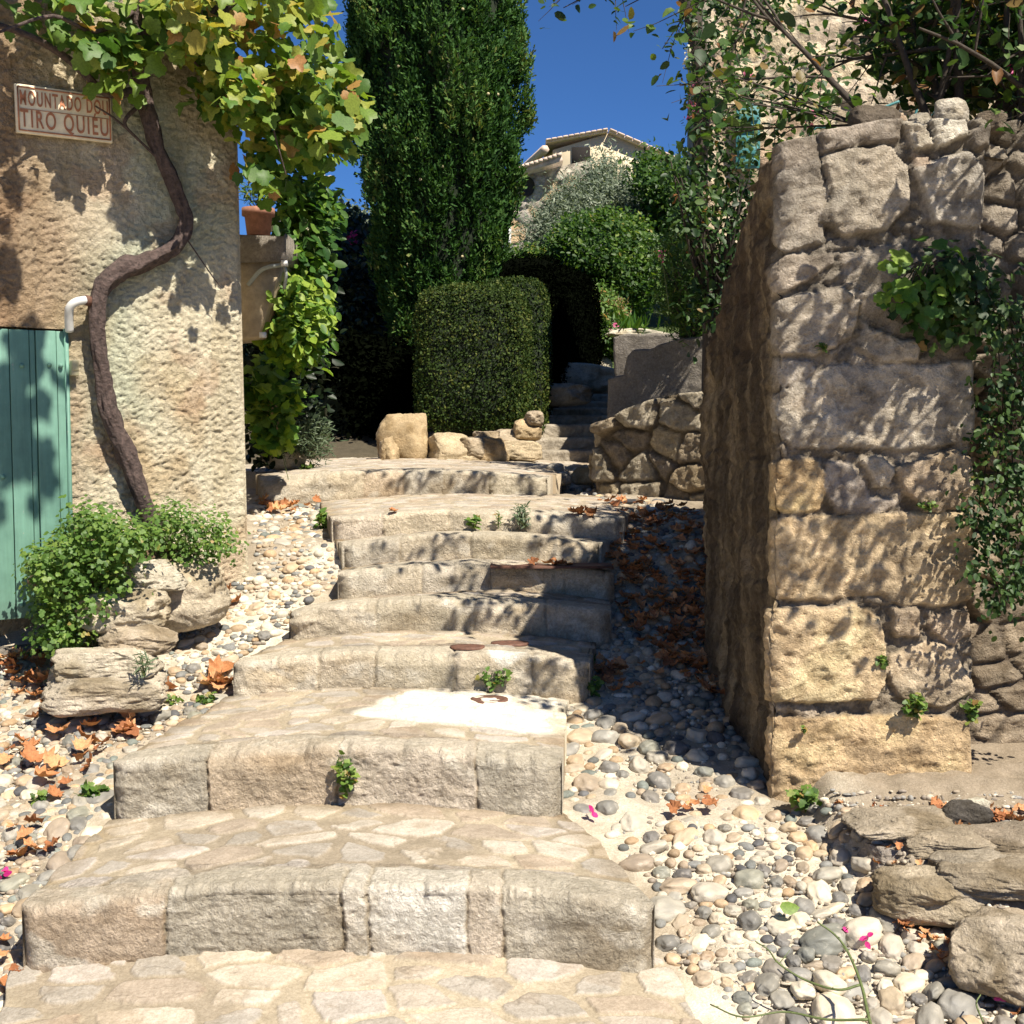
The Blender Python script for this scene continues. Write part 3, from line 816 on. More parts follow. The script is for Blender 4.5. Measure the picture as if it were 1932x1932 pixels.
mb.build('door_frame', M['teal_paint'], house, smooth=False)
mb = MB(); wbox(-1.8, door_r + .02, -.06, .03, .2, pz0 - .13, mb)
mb.build('threshold', M['concrete'], house, smooth=False, bevel=.01)
# door stay bracket and pipe elbow
mb = MB()
p = PW(140, 690, .03); mb.box(p, (.03, .05, .05), ax=[WT, WN, [0, 0, 1]])
p2 = PW(141, 703, .035); mb.box(p2, (.035, .03, .03), ax=[WT, WN, [0, 0, 1]])
mb.build('door_stop', plain_mat('brass_bracket', (.40, .36, .22), .6, .3), house, smooth=False, bevel=.004)
pts = [PW(131, 625, .03), PW(130, 598, .06), PW(132, 580, .085), PW(143, 570, .10), PW(162, 566, .10)]
pp, rr = smooth_path(pts, [.020] * 5, 6)
V, Fc = tube_geo(pp, rr, 12)
mesh_np('pipe_elbow', V, None, None, M['white_plastic'], house, polys=Fc)
pp, rr = smooth_path([PW(160, 566, .10), PW(175, 570, .08), PW(192, 575, .02)], [.024, .024, .022], 4)
V, Fc = tube_geo(pp, rr, 12)
mesh_np('pipe_end', V, None, None, M['iron'], house, polys=Fc)

# ---------------------------------------------------------------- street sign on the vine house
c0, c1, c2, c3 = PW(28, 158, .04), PW(211, 182, .04), PW(209, 271, .04), PW(29, 250, .04)
cen = (c0 + c1 + c2 + c3) / 4
ex = ((c1 - c0) + (c2 - c3)); sw = np.linalg.norm(ex) / 2; ex /= np.linalg.norm(ex)
ez = np.cross(WN, ex) * -1; ez = np.cross(ex, WN) * 1.0
if ez[2] < 0: ez = -ez
sh = (np.linalg.norm(c0 - c3) + np.linalg.norm(c1 - c2)) / 2
sign = empty('street_sign', cen - np.array([0, 0, sh / 2]), 'cream stone street name plate with faded red lettering, fixed high on the rendered wall', 'sign')
mb = MB(); mb.box(cen, (sw, .02, sh), ax=[ex, WN, ez])
mb.build('plate', plain_mat('faded_enamel', (.78, .68, .48), .6, .2, 18, .3, .002), sign, smooth=False, bevel=.004)
red = plain_mat('faded_red_paint', (.42, .17, .085), .7, .35, 50)
mb = MB()
fw, fh, q = sw * .95, sh * .88, .006
for (a, b, w_, h_) in ((0, fh / 2, fw, q), (0, -fh / 2, fw, q), (-fw / 2, 0, q, fh), (fw / 2, 0, q, fh), (0, .0, fw * .97, .0025)):
    mb.box(cen + WN * .0125 + ex * a + ez * b, (w_, .003, h_), ax=[ex, WN, ez])
mb.build('border', red, sign, smooth=False)
def text_obj(txt, size, c, ex, ez, nrm, mat, parent, xs=.62, name='lettering', bold=.004):
    cu = bpy.data.curves.new(name, 'FONT'); cu.body = txt; cu.size = size; cu.align_x = 'CENTER'; cu.align_y = 'CENTER'; cu.extrude = .0015; cu.offset = bold
    cu.space_character = 1.25
    o = bpy.data.objects.new(name, cu); COL.objects.link(o)
    dg = bpy.context.evaluated_depsgraph_get()
    xs = sw * .91 / max(.01, o.evaluated_get(dg).dimensions[0]); me = bpy.data.meshes.new_from_object(o.evaluated_get(dg))
    bpy.data.objects.remove(o)
    mt = Matrix(((ex[0] * xs, ez[0], nrm[0], c[0]), (ex[1] * xs, ez[1], nrm[1], c[1]), (ex[2] * xs, ez[2], nrm[2], c[2]), (0, 0, 0, 1)))
    me.transform(mt)
    me.transform(Matrix.Translation(-Vector(parent.location)))
    me.materials.clear(); me.materials.append(mat)
    o = bpy.data.objects.new(name, me); COL.objects.link(o); o.parent = parent
    return o
text_obj('MOUNTADO DOU', sh * .42, cen + ez * sh * .21 + WN * .0125, ex, ez, WN, red, sign, .56, bold=.0012)
text_obj('TIRO QUI\u00c9U', sh * .50, cen - ez * sh * .21 + WN * .0125, ex, ez, WN, red, sign, .74, bold=.0012)

# ---------------------------------------------------------------- ledge of rocks by the door
rocks = [((285, 1085), 5.62, (.30, .30, .13), (.62, .56, .45), 'pale slanting slab at the top of the rock ledge, under the herb clump'),
         ((232, 1150), 5.42, (.36, .30, .17), (.54, .47, .36), 'broad layered rock in the middle of the ledge beside the door'),
         ((262, 1205), 5.32, (.30, .28, .12), (.48, .40, .30), 'thin brown rock wedged between the broad rock and the lowest slab'),
         ((205, 1250), 5.15, (.40, .28, .13), (.58, .51, .40), 'lowest flat slab of the rock ledge, above the cobbles'),
         ((200, 1305), 5.08, (.46, .26, .15), (.54, .47, .37), 'rounded mortared foot of the rock ledge at the cobbles')]
for k, ((x, y), Yr, d, c, lb) in enumerate(rocks):
    rock('rock', P(x, y, Yr), d, .25, c, 300 + k, 6, 4.5, .20, .075, lb, 'rock', 'rock ledge beside the door')
rock('rock', P(345, 1120, 5.85) , (.40, .42, .34), .6, (.58, .50, .38), 320, 6, 3.0, .14, .05, 'mortared rock mass at the foot of the rendered wall, right of the ledge', 'rock', 'rock ledge beside the door')
rock('rock', P(130, 1290, 5.35) + np.array([0, .1, -.02]), (.24, .3, .22), .2, (.50, .43, .33), 321, 5, 3.0, .14, .05, 'small grey-brown rock at the left end of the ledge', 'rock', 'rock ledge beside the door')
so_ = rock('planting_bed', P(215, 1075, 5.72), (.70, .34, .24), .5, (.16, .11, .07), 322, 5, 3.0, .1, .05, 'small bed of earth between rock ledge and rendered wall', 'planting bed', mat='stone')

# ---------------------------------------------------------------- the pier and its long flank
PY = 4.43
PCX = P(1462, 1000, PY)[0]
def pxz(x, y):
    p = P(x, y, PY); return (p[0] - PCX, p[2])
back_x = P(1345, 900, 5.75)[0] ; 
XR_end = P(1842, 1000, PY)[0] - PCX
res = 0.0075
s_side = 1.45
ss = np.concatenate([np.arange(-s_side, -.06, res * 1.5), np.arange(-.06, XR_end + .02, res), np.arange(XR_end + .02, XR_end + 1.6, res * 2)])
vs = np.linspace(0, 1, 330)
Sg, Vg = np.meshgrid(ss, vs)
# top profile along s
tps = [(-s_side, 1.5 + .30), (-.9, 1.5 + .55), (-.4, 1.5 + .86), (-.06, pxz(1440, 280)[1]), (.0, pxz(1462, 265)[1]), (pxz(1545, 250)[0], pxz(1545, 250)[1]), (pxz(1700, 232)[0], pxz(1700, 228)[1]), (pxz(1830, 215)[0], pxz(1830, 225)[1]), (XR_end + 1.7, pxz(1842, 205)[1] + .1)]
ztop = np.interp(ss, [a for a, b in tps], [b for a, b in tps]) + .02 * fbm(ss * 7, ss * 0, None, 3, 401)
zbot = np.where(ss < 0, .08 + .0 * ss, .02)
Zp = zbot[None] + (ztop - zbot)[None] * Vg
# plan position and normal
rc = .05
def plan(s, z):
    x = np.where(s < 0, PCX + 0 * s, PCX + s); y = np.where(s < 0, PY - s, PY + 0 * s)
    # the flank leans away and swings left with distance
    flank = np.clip(-s, 0, None)
    x = np.where(s < 0, PCX - .02 * flank - .0 * flank, x)
    nx = np.where(s < 0, -1.0, 0.0); ny = np.where(s < 0, 0.0, -1.0)
    k = sstep(-.05, .05, s)
    nx = -(1 - k); ny = -k; ln = np.hypot(nx, ny); nx /= ln; ny /= ln
    # recess to the right of the pier, closing upwards
    rec = sstep(XR_end - .02, XR_end + .05, s + .03 * fbm(z * 5, s * 2, None, 2, 402)) * (.10 + .34 * sstep(1.95, 1.2, z))
    y = y + rec
    # corner radius
    cr = np.clip(1 - np.abs(s) / .05, 0, 1) ** 2 * .018
    x = x - nx * cr; y = y - ny * cr
    return x, y, nx, ny
Xp, Yp, NX, NY = plan(Sg, Zp)
# bulging base / batter on the flank: lower parts come out, top leans back
lean = np.where(Sg < 0.05, .06 * sstep(2.2, 0.4, Zp) * sstep(0.05, -.1, Sg), 0)
Xp = Xp - lean * 0
stones = [  # outline in picture px, relief (m), tint
 ([(1425, 262), (1540, 257), (1548, 316), (1425, 330)], .020, (.22, .185, .145)),
 ([(1425, 335), (1486, 327), (1541, 305), (1564, 368), (1545, 456), (1479, 472), (1425, 445)], .018, (.34, .30, .24)),
 ([(1552, 300), (1610, 283), (1670, 281), (1706, 312), (1712, 386), (1674, 432), (1589, 443), (1546, 419), (1563, 368)], .055, (.36, .31, .23)),
 ([(1550, 250), (1620, 236), (1698, 230), (1698, 265), (1620, 276), (1553, 287)], .04, (.30, .25, .20)),
 ([(1707, 237), (1746, 234), (1756, 272), (1718, 279)], .05, (.50, .45, .35)),
 ([(1745, 215), (1773, 200), (1817, 217), (1825, 257), (1766, 276), (1755, 245)], .07, (.60, .54, .45)),
 ([(1832, 252), (1883, 222), (1887, 272), (1839, 285)], .04, (.20, .165, .13)),
 ([(1720, 318), (1780, 300), (1828, 292), (1883, 368), (1847, 430), (1766, 420)], .03, (.40, .37, .31)),
 ([(1872, 320), (1932, 308), (1990, 330), (2000, 420), (1900, 405)], .03, (.30, .25, .19)),
 ([(1718, 286), (1752, 292), (1748, 312), (1722, 310)], .02, (.40, .28, .18)),
 ([(1558, 372), (1590, 350), (1590, 385), (1572, 400)], .02, (.38, .34, .27)),
 ([(1420, 505), (1479, 480), (1564, 485), (1571, 500), (1534, 527), (1479, 545), (1420, 557)], .034, (.38, .31, .23)),
 ([(1585, 482), (1700, 462), (1758, 520), (1700, 635), (1632, 600), (1595, 540)], .012, (.30, .26, .21)),
 ([(1420, 572), (1500, 558), (1589, 546), (1624, 573), (1606, 636), (1534, 668), (1420, 664)], .020, (.36, .31, .24)),
 ([(1632, 610), (1700, 645), (1735, 640), (1730, 678), (1660, 688), (1615, 655)], .02, (.36, .32, .25)),
 ([(1420, 675), (1500, 678), (1530, 684), (1543, 705), (1500, 728), (1420, 738)], .015, (.38, .34, .28)),
 ([(1420, 745), (1480, 738), (1555, 700), (1600, 693), (1700, 690), (1850, 688), (1850, 830), (1780, 838), (1700, 843), (1600, 840), (1500, 843), (1455, 815), (1420, 810)], .026, (.40, .36, .29)),
 ([(1420, 872), (1490, 866), (1540, 866), (1560, 905), (1548, 962), (1500, 966), (1420, 964)], .022, (.52, .39, .22)),
 ([(1558, 872), (1600, 870), (1630, 905), (1640, 938), (1698, 945), (1640, 972), (1575, 968), (1552, 915)], .020, (.37, .33, .28)),
 ([(1625, 866), (1668, 862), (1690, 885), (1678, 918), (1648, 915), (1632, 880)], .04, (.46, .41, .33)),
 ([(1696, 882), (1760, 862), (1805, 848), (1850, 878), (1850, 955), (1740, 960), (1702, 920)], .034, (.42, .34, .24)),
 ([(1420, 985), (1500, 977), (1660, 970), (1850, 966), (1850, 1130), (1780, 1140), (1700, 1138), (1660, 1122), (1550, 1128), (1420, 1128)], .028, (.46, .37, .24)),
 ([(1420, 1150), (1540, 1146), (1610, 1142), (1655, 1165), (1666, 1200), (1668, 1290), (1648, 1318), (1550, 1322), (1420, 1325)], .034, (.52, .41, .26)),
 ([(1682, 1147), (1740, 1146), (1735, 1195), (1690, 1200)], .03, (.42, .34, .24)),
 ([(1758, 1162), (1825, 1150), (1846, 1190), (1800, 1213), (1762, 1187)], .028, (.38, .31, .23)),
 ([(1677, 1235), (1740, 1207), (1800, 1222), (1842, 1300), (1780, 1333), (1700, 1318), (1678, 1290)], .04, (.42, .35, .25)),
 ([(1420, 1335), (1530, 1332), (1545, 1345), (1420, 1348)], .012, (.40, .35, .28)),
 ([(1420, 1356), (1560, 1352), (1700, 1350), (1850, 1358), (1850, 1500), (1840, 1700), (1420, 1700)], .030, (.50, .38, .23)),
]
wx = Sg + .016 * fbm(Sg * 9, Zp * 9, None, 3, 411) ; wz = Zp + .014 * fbm(Sg * 9 + 7, Zp * 9, None, 3, 412)
front = sstep(-.10, -.02, Sg); wn = ridged(Sg * 12, Zp * 12, None, 4, 413)
hgt = np.full(Sg.shape, -.013); Cp = np.ones(Sg.shape + (3,)) * np.array([.27, .225, .17])
for k, (poly, rel, tint) in enumerate(stones):
    pl_ = [pxz(x, y) for x, y in poly]
    sd = sdpoly(wx, wz, pl_)
    m = sstep(-.004, .007, sd + .005 + .006 * wn); rnd = sstep(.0, .07, sd)
    hgt = np.where(m > 0, np.maximum(hgt, -.013 * (1 - m) + m * (rel * .55 * (.86 + .14 * rnd) + .02 * fbm(Sg * 2.2 + k * 3.3, Zp * 2.6, None, 3, 419))), hgt)
    tt = np.minimum(np.array(tint) * np.array([1.34, 1.30, 1.28]), .75)
    n_ = fbm(Sg * 7 + k * 3.1, Zp * 9, None, 4, 420 + k)
    cc = mix(tt, tt * np.array([.74, .74, .76]), sstep(0, .4, n_))
    cc = mix(cc, np.minimum(tt * np.array([1.3, 1.25, 1.2]), .8), sstep(.05, .45, -n_) * .7)
    Cp = mix(Cp, cc, m)
# small voronoi rubble in the rest (right-hand wall and unlisted gaps)
dv, i1, i2 = voro(wx / .17, wz / .12, 430)
rest = (Sg > XR_end + .03)
mv = sstep(.05, .2, dv)
hgt = np.where(rest, mv * (.01 + .05 * i1) - .03, hgt)
Cp = np.where(rest[..., None], mix(np.array([.2, .16, .12]), np.array([.36, .29, .21]) * (0.7 + .6 * i2[..., None]), mv), Cp)
# small stones in mortar gaps of the front
dv2, j1, j2 = voro(wx / .055, wz / .045, 431)
gap = (hgt < -.006) & (Sg > 0) & ~rest
hgt = np.where(gap, hgt + .012 * sstep(.1, .35, dv2) * (j1 > .35), hgt)
Cp = np.where(gap[..., None], Cp * (.75 + .6 * j2[..., None]), Cp)
grain = .011 * ridged(Sg * 8, Zp * 11, None, 5, 440, .66) + .007 * fbm(Sg * 26, Zp * 34, None, 3, 441) + .0028 * fbm(Sg * 90, Zp * 90, None, 2, 442)
# flank: mortar wash running down in vertical streaks
fl = 1 - front
streak = fbm(Sg * 12 + .5 * fbm(Zp * 3, Sg * 3, None, 2, 9), Zp * 1.3, None, 5, 450, .65); lumps = fbm(Sg * 3, Zp * 2.2, None, 3, 451)
hf = .003 * streak + .035 * lumps + .010 * fbm(Sg * 11, Zp * 8, None, 4, 452)
hgt = hgt * (1 - fl) + hf * fl + grain
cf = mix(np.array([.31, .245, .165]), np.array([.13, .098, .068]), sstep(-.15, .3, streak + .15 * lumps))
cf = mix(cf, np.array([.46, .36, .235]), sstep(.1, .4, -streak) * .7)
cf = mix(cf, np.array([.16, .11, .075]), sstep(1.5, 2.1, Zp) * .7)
fd, f1_, f2_ = voro((Sg + .04 * lumps) / .34, (Zp + .03 * lumps) / .23, 455)
cf = cf * (.55 + .3 * f1_)[..., None]; cf = mix(cf, cf * .5, sstep(.05, .01, fd) * .45); cf = mix(cf, np.array([.42, .33, .21]), sstep(.12, .42, -streak) * .55)
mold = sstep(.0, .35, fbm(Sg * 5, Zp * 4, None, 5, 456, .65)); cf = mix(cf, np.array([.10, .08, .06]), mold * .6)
hgt = hgt + fl * (.006 * sstep(.03, .12, fd) + .010 * ridged(Sg * 9, Zp * 9, None, 4, 457))
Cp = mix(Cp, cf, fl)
cav = sstep(.05, -.45, ridged(Sg * 15, Zp * 18, None, 4, 443)); cav2 = sstep(.1, .4, fbm(Sg * 10, Zp * 8, None, 5, 444, .65))
Cp = mix(Cp, Cp * np.array([.52, .47, .41]), np.clip(cav * .55 + .0, 0, 1)); Cp = mix(Cp, Cp * np.array([.70, .67, .64]), cav2 * .6)
hgt = hgt - .004 * cav * (1 - fl)
# warm low down, greyer high up
gz = sstep(1.35, 1.9, Zp) * (1 - fl)
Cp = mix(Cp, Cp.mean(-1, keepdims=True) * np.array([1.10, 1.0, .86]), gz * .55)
Xp = Xp + NX * hgt; Yp = Yp + NY * hgt
V = np.stack([Xp, Yp, Zp], -1)
# roll the top edge back into a cap
capn = 14; caps = [V]; capc = [Cp]
for k in range(1, capn + 1):
    Vc = V[-1:].copy(); dep = .9 * (k / capn) ** 1.3 + .004
    Vc[..., 0] += -NX[-1:] * dep * .9; Vc[..., 1] += -NY[-1:] * dep
    Vc[..., 2] += -.02 * (k / capn) + .035 * fbm(Vc[..., 0] * 9, Vc[..., 1] * 9, None, 3, 460) * min(1, k / 3)
    caps.append(Vc); capc.append(Cp[-1:] * 0 + np.array([.17, .14, .105]))
pier = empty('stone_pier', (PCX + .4, PY + .3, .1), 'tall pier of big tan and grey stones with a streaked brown flank', 'wall')
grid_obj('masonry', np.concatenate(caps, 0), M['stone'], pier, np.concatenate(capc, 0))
mb = MB(); mb.box((PCX + 1.25, PY + 1.75, .95), (1.9, 1.9, 1.9))
mb.box((PCX + 1.9, PY + .95, .95), (1.6, .9, 1.9))
mb.build('core', M['soil'], pier, smooth=False)
# a short round putlog hole
pz_ = P(1641, 597, PY - .012)
# stones resting on the cap of the pier
for k, (x, y, dx, dz, c, lb) in enumerate([(1650, 235, .17, .13, (.16, .13, .10), 'dark rounded stone standing on the pier top behind the cap stones'),
        (1792, 215, .13, .10, (.55, .50, .42), 'white rough stone lying on the pier top under the shrub'), (1735, 232, .08, .07, (.46, .41, .33), 'small pale stone lying beside the white one on the pier top'),
        (1870, 232, .11, .08, (.22, .18, .14), 'dark pitted stone at the right end of the pier top')]):
    p = P(x, y, PY + .08); rock('rock', p, (dx, dx * .9, dz), k, c, 470 + k, 5, 3, .16, .05, lb, 'stone', 'loose stones on the pier top')

# ---------------------------------------------------------------- rubble wall and concrete walls right of the stairs
def plan_wall(name, pts, ztops, z0, res, mat, hfun, cfun, parent=None, thick=.35, label=None, cat=None, group=None):
    pts = np.array(pts, float); seg = np.linalg.norm(np.diff(pts, axis=0), axis=1); cum = np.concatenate([[0], np.cumsum(seg)])
    s = np.arange(0, cum[-1], res); x = np.interp(s, cum, pts[:, 0]); y = np.interp(s, cum, pts[:, 1])
    tx, ty = np.gradient(x), np.gradient(y); l_ = np.hypot(tx, ty); tx /= l_; ty /= l_
    for _ in range(6):
        tx = np.convolve(np.pad(tx, 2, 'edge'), np.ones(5) / 5, 'valid'); ty = np.convolve(np.pad(ty, 2, 'edge'), np.ones(5) / 5, 'valid')
    nx, ny = ty, -tx
    zt_ = np.interp(s, [a for a, b in ztops], [b for a, b in ztops]) + .012 * fbm(s * 9, s * 0, None, 3, 5)
    nv = int((zt_.max() - z0) / res) + 2
    S, Vv = np.meshgrid(s, np.linspace(0, 1, nv)); Z = z0 + (zt_ - z0)[None] * Vv
    h = hfun(S, Z); C = cfun(S, Z, h)
    V = np.stack([x[None] + nx[None] * h, y[None] + ny[None] * h, Z], -1)
    out = [V]; oc = [C]
    for k in range(1, 9):
        T = V[-1:].copy(); d = thick * (k / 8) ** 1.4 + .005
        T[..., 0] -= nx * d; T[..., 1] -= ny * d; T[..., 2] += .012 * (1 - (k / 4 - 1) ** 2) + .008 * fbm(s * 8, s * 0 + k, None, 2, 6)
        out.append(T); oc.append(C[-1:])
    B_ = out[-1].copy(); B_[..., 2] = z0; out.append(B_); oc.append(C[-1:])
    V = np.concatenate(out, 0); C = np.concatenate(oc, 0)
    # close the two ends
    o = grid_obj(name, V, M[mat], parent, C)
    n = V.shape[0]
    for e in (0, -1):
        ring = V[:, e]
        c_ = ring.mean(0)
        VV = np.vstack([ring, c_]); F_ = [(k, (k + 1) % n, n) for k in range(n)]
        me2 = mesh_np('end', VV, None, np.array(F_), M[mat], parent, np.vstack([C[:, e], C[:1, e]]))
        join(o, me2)
    if label: tag(o, label, cat, group)
    return o
def join(a, b):
    """merge mesh b into a (same frame)"""
    import bmesh
    bm = bmesh.new(); bm.from_mesh(a.data); bm.from_mesh(b.data); bm.to_mesh(a.data); bm.free()
    d = b.data; bpy.data.objects.remove(b); bpy.data.meshes.remove(d)
def rub_h(seed, cell=.16, rel=.05):
    def f(S, Z):
        wx = S + .03 * fbm(S * 6, Z * 6, None, 2, seed); wz = Z + .03 * fbm(S * 6 + 4, Z * 6, None, 2, seed + 1)
        d, i1, i2 = voro(wx / cell, wz / (cell * .68), seed + 2)
        return sstep(.02, .16, d + .05 * vnoise(S * 25, Z * 25, None, seed)) * rel * (.15 + .85 * i1) + .03 * fbm(S * 2, Z * 2, None, 2, seed + 3) + .028 * ridged(S * 6, Z * 7, None, 5, seed + 4, .65) + .006 * fbm(S * 40, Z * 40, None, 2, seed + 5)
    return f
def rub_c(seed, cell, pal, mort):
    pal = np.array(pal)
    def f(S, Z, h):
        wx = S + .03 * fbm(S * 6, Z * 6, None, 2, seed); wz = Z + .03 * fbm(S * 6 + 4, Z * 6, None, 2, seed + 1)
        d, i1, i2 = voro(wx / cell, wz / (cell * .68), seed + 2)
        c = pal[(i2 * (len(pal) - .01)).astype(int)] * (1 + .3 * fbm(S * 9, Z * 9, None, 3, seed + 8)[..., None])
        return mix(np.array(mort), c, sstep(.03, .2, d))
    return f
pal_y = [(.42, .33, .21), (.36, .29, .20), (.46, .40, .30), (.30, .25, .19), (.50, .41, .27)]
a = P(1133, 900, 8.6); b = P(1215, 900, 8.4); c = P(1350, 900, 8.0)
plan_wall('rubble_wall', [(a[0] + .55, a[1] + 1.6), (a[0] + .02, a[1] + .25), (a[0], a[1]), (b[0], b[1]), (c[0], c[1]), (c[0] + .6, c[1] - .2), (c[0] + 1.2, c[1] - .3)],
          [(0, P(1145, 790, 9.4)[2]), (1.7, P(1137, 800, 8.6)[2]), (1.85, P(1165, 785, 8.5)[2]), (2.0, P(1190, 765, 8.4)[2]), (2.25, P(1250, 748, 8.3)[2]), (2.6, P(1340, 738, 8.0)[2]), (5, P(1345, 730, 8.0)[2])],
          .5, .014, 'rubble', rub_h(500, .27, .09), rub_c(500, .27, pal_y, (.17, .135, .09)), thick=.5,
          label='low lumpy rubble retaining wall between the landing and the pier, mostly in shade', cat='wall')
conc_h = lambda S, Z: .02 * fbm(S * 3, Z * 3, None, 3, 520) + .006 * fbm(S * 18, Z * 18, None, 3, 521) + .003 * fbm(S * 60, Z * 60, None, 2, 522)
conc_c = lambda S, Z, h: np.ones(S.shape + (3,)) * .5
a = P(1147, 760, 9.3); c = P(1335, 700, 8.95)
def zz(x, y, Y): return P(x, y, Y)[2]
plan_wall('concrete_wall', [(a[0] + .15, a[1] + 1.2), (a[0], a[1]), (a[0] + (c[0] - a[0]) * .5, (a[1] + c[1]) / 2), (c[0], c[1]), (c[0] + .9, c[1] - .2)],
          [(0, zz(1150, 716, 10.4)), (1.20, zz(1147, 717, 9.3)), (1.34, zz(1170, 708, 9.2)), (1.36, zz(1172, 672, 9.2)), (1.40, zz(1178, 661, 9.1)), (1.52, zz(1222, 660, 9.15)), (1.64, zz(1250, 648, 9.1)), (1.78, zz(1285, 638, 9.0)), (2.0, zz(1335, 640, 8.95)), (3.4, zz(1345, 640, 8.8))],
          .9, .014, 'concrete', conc_h, conc_c, thick=.22, label='grey concrete parapet with a stepped, wavy top above the rubble wall', cat='wall', group='concrete parapets beside the upper steps')
a = P(1158, 700, 10.9); c = P(1345, 650, 10.5)
plan_wall('concrete_wall', [(a[0] + .3, a[1] + 2.6), (a[0], a[1]), (c[0], c[1])],
          [(0, zz(1160, 640, 13)), (2.55, zz(1158, 640, 10.9)), (2.7, zz(1165, 632, 10.9)), (3.6, zz(1345, 631, 10.5))],
          1.0, .02, 'concrete', conc_h, conc_c, thick=.2, label='farther concrete parapet with a level top, partly hidden behind the nearer one', cat='wall', group='concrete parapets beside the upper steps')

# ---------------------------------------------------------------- kerb boulders in the lower right
for k, (x, y, Y, d, rz, c, lb) in enumerate([
    (1765, 1680, 3.72, (.32, .24, .14), -.35, (.46, .39, .29), 'long tan kerb boulder in the middle of the edge in front of the pier'),
    (1915, 1790, 3.42, (.30, .32, .19), -.5, (.44, .375, .29), 'largest kerb boulder, cut off by the right edge of the picture'),
    (1672, 1612, 3.95, (.18, .13, .10), -.7, (.34, .30, .26), 'small grey kerb boulder at the left end of the edge below the pier'),
    (1780, 1588, 4.08, (.36, .26, .07), -.1, (.36, .30, .22), 'flat slab set behind the kerb boulders near the pier foot'),
    (1905, 1655, 3.85, (.42, .32, .09), -.2, (.37, .31, .23), 'broad flat slab behind the largest kerb boulder'),
    (1700, 1560, 4.22, (.34, .22, .07), .15, (.40, .34, .26), 'pale flat slab at the very foot of the pier, left of the dark rock'),
    (1845, 1640, 3.95, (.26, .22, .07), .5, (.36, .31, .24), 'medium flat slab between the middle kerb boulder and the dark rock'),
    (1910, 1590, 4.10, (.36, .28, .06), .2, (.30, .25, .19), 'shaded flat slab under the ivy beside the dark rock')]):
    rock('kerb_boulder', (PG(x, y) + np.array([0, 0, .008])) if d[2] < .1 else (P(x, y, Y) + np.array([0, .03, -.02])), d, rz, c, 540 + k, 6, 4.2, .16, .075, lb, 'boulder', 'kerb boulders below the pier')
rock('dark_rock', PG(1818, 1556) + np.array([0, 0, .03]), (.16, .09, .085), -.1, (.105, .095, .085), 560, 5, 3.2, .30, .06, 'dark angular loose rock lying among dry leaves right of the pier', 'rock')
rock('pale_stone', PG(1842, 1532) + np.array([0, 0, .02]), (.09, .05, .05), .3, (.62, .57, .46), 561, 4, 3, .25, .05, 'pale crusty stone just behind the dark angular rock', 'stone')
# landing: stone bits at the right of the top step
for k, (x, y, Y, d, c, lb) in enumerate([(1100, 898, 9.15, (.17, .16, .13), (.44, .38, .26), 'yellowish wedge-shaped stone set in the ramp at the right of the top step'),
    (1062, 903, 9.05, (.13, .12, .10), (.42, .41, .38), 'grey flat stone set in the ramp beside the top step'), (1048, 884, 9.3, (.12, .12, .08), (.50, .47, .42), 'pale grey stone set highest in the ramp beside the top step')]):
    rock('ramp_stone', P(x, y, Y), d, .4 * k, c, 570 + k, 4, 3.4, .16, .04, lb, 'stone', 'stones set in the ramp beside the top step')
a_ = PG(1145, 948, ztread, 6.5)
mb = MB(); th = np.linspace(0, 2 * math.pi, 24, endpoint=False)
ring = np.stack([a_[0] + .27 * np.cos(th) * (1 + .12 * np.sin(3 * th)), a_[1] + .26 * np.sin(th), np.full(24, a_[2] + .012)], -1)
for k in range(24): ring[k, 2] = float(ztread(ring[k, 0], ring[k, 1])) * 0 + a_[2] + .014
V = np.vstack([ring, ring - np.array([0, 0, .03])])
o = mesh_np('tar_patch', V, None, None, M['bitumen'], None, polys=[tuple(range(24))] + [(k, (k + 1) % 24, 24 + (k + 1) % 24, 24 + k) for k in range(24)], smooth=False)
tag(o, 'dark tar patch on the tread at the right of the seventh step', 'patch')
# hedge border stones
hb = [(765, 832, 78, 84), (848, 850, 68, 52), (893, 846, 52, 34), (930, 852, 58, 44), (880, 868, 54, 18), (965, 830, 52, 32), (995, 812, 40, 34), (985, 850, 60, 30), (1006, 790, 26, 24), (738, 850, 30, 50), (830, 872, 40, 14), (922, 826, 44, 26)]
hl = ['tall lumpy corner stone at the left end of the hedge border', 'large smooth yellow block under the hedge, right of the corner stone', 'small wedged stone in the middle of the hedge border', 'tan block of the hedge border with a shadowed top', 'thin flat stone at the foot of the hedge border middle', 'pale stone in the upper row at the right of the hedge border', 'upper pale stone of the hedge border beside the upper steps', 'low wide stone at the right end of the hedge border, touching the first upper step', 'topmost small stone of the hedge border by the upper steps', 'narrow upright stone against the dark recess, left of the corner stone', 'flat chip at the foot of the hedge border, left of the middle', 'ivy-shaded stone of the upper row, middle of the hedge border']
for k, ((x, y, w, h_), lb) in enumerate(zip(hb, hl)):
    Yb_ = 10.95 + (.12 if y < 840 else 0)
    rock('border_stone', P(x, y, Yb_), (pxm(w, Yb_) * 1.26, .40, pxm(h_, Yb_) * 1.24), .1 * (k % 3 - 1), [(.50, .38, .23), (.52, .42, .28), (.44, .36, .26)][k % 3], 580 + k, 5, 3.6, .15, .05, lb, 'stone', 'stones edging the hedge bed')
rock('white_boulder', P(535, 862, 9.15), (pxm(84, 9.15), .26, pxm(50, 9.15)), 0, (.70, .64, .54), 599, 5, 2.8, .08, .02, 'smooth whitish boulder under the rosemary, on the left end of the top step', 'boulder')
rock('small_rock', P(578, 850, 9.3), (.10, .12, .12), 0, (.40, .33, .25), 598, 4, 3, .15, .05, 'small rough stone between the whitish boulder and the dark recess', 'stone')
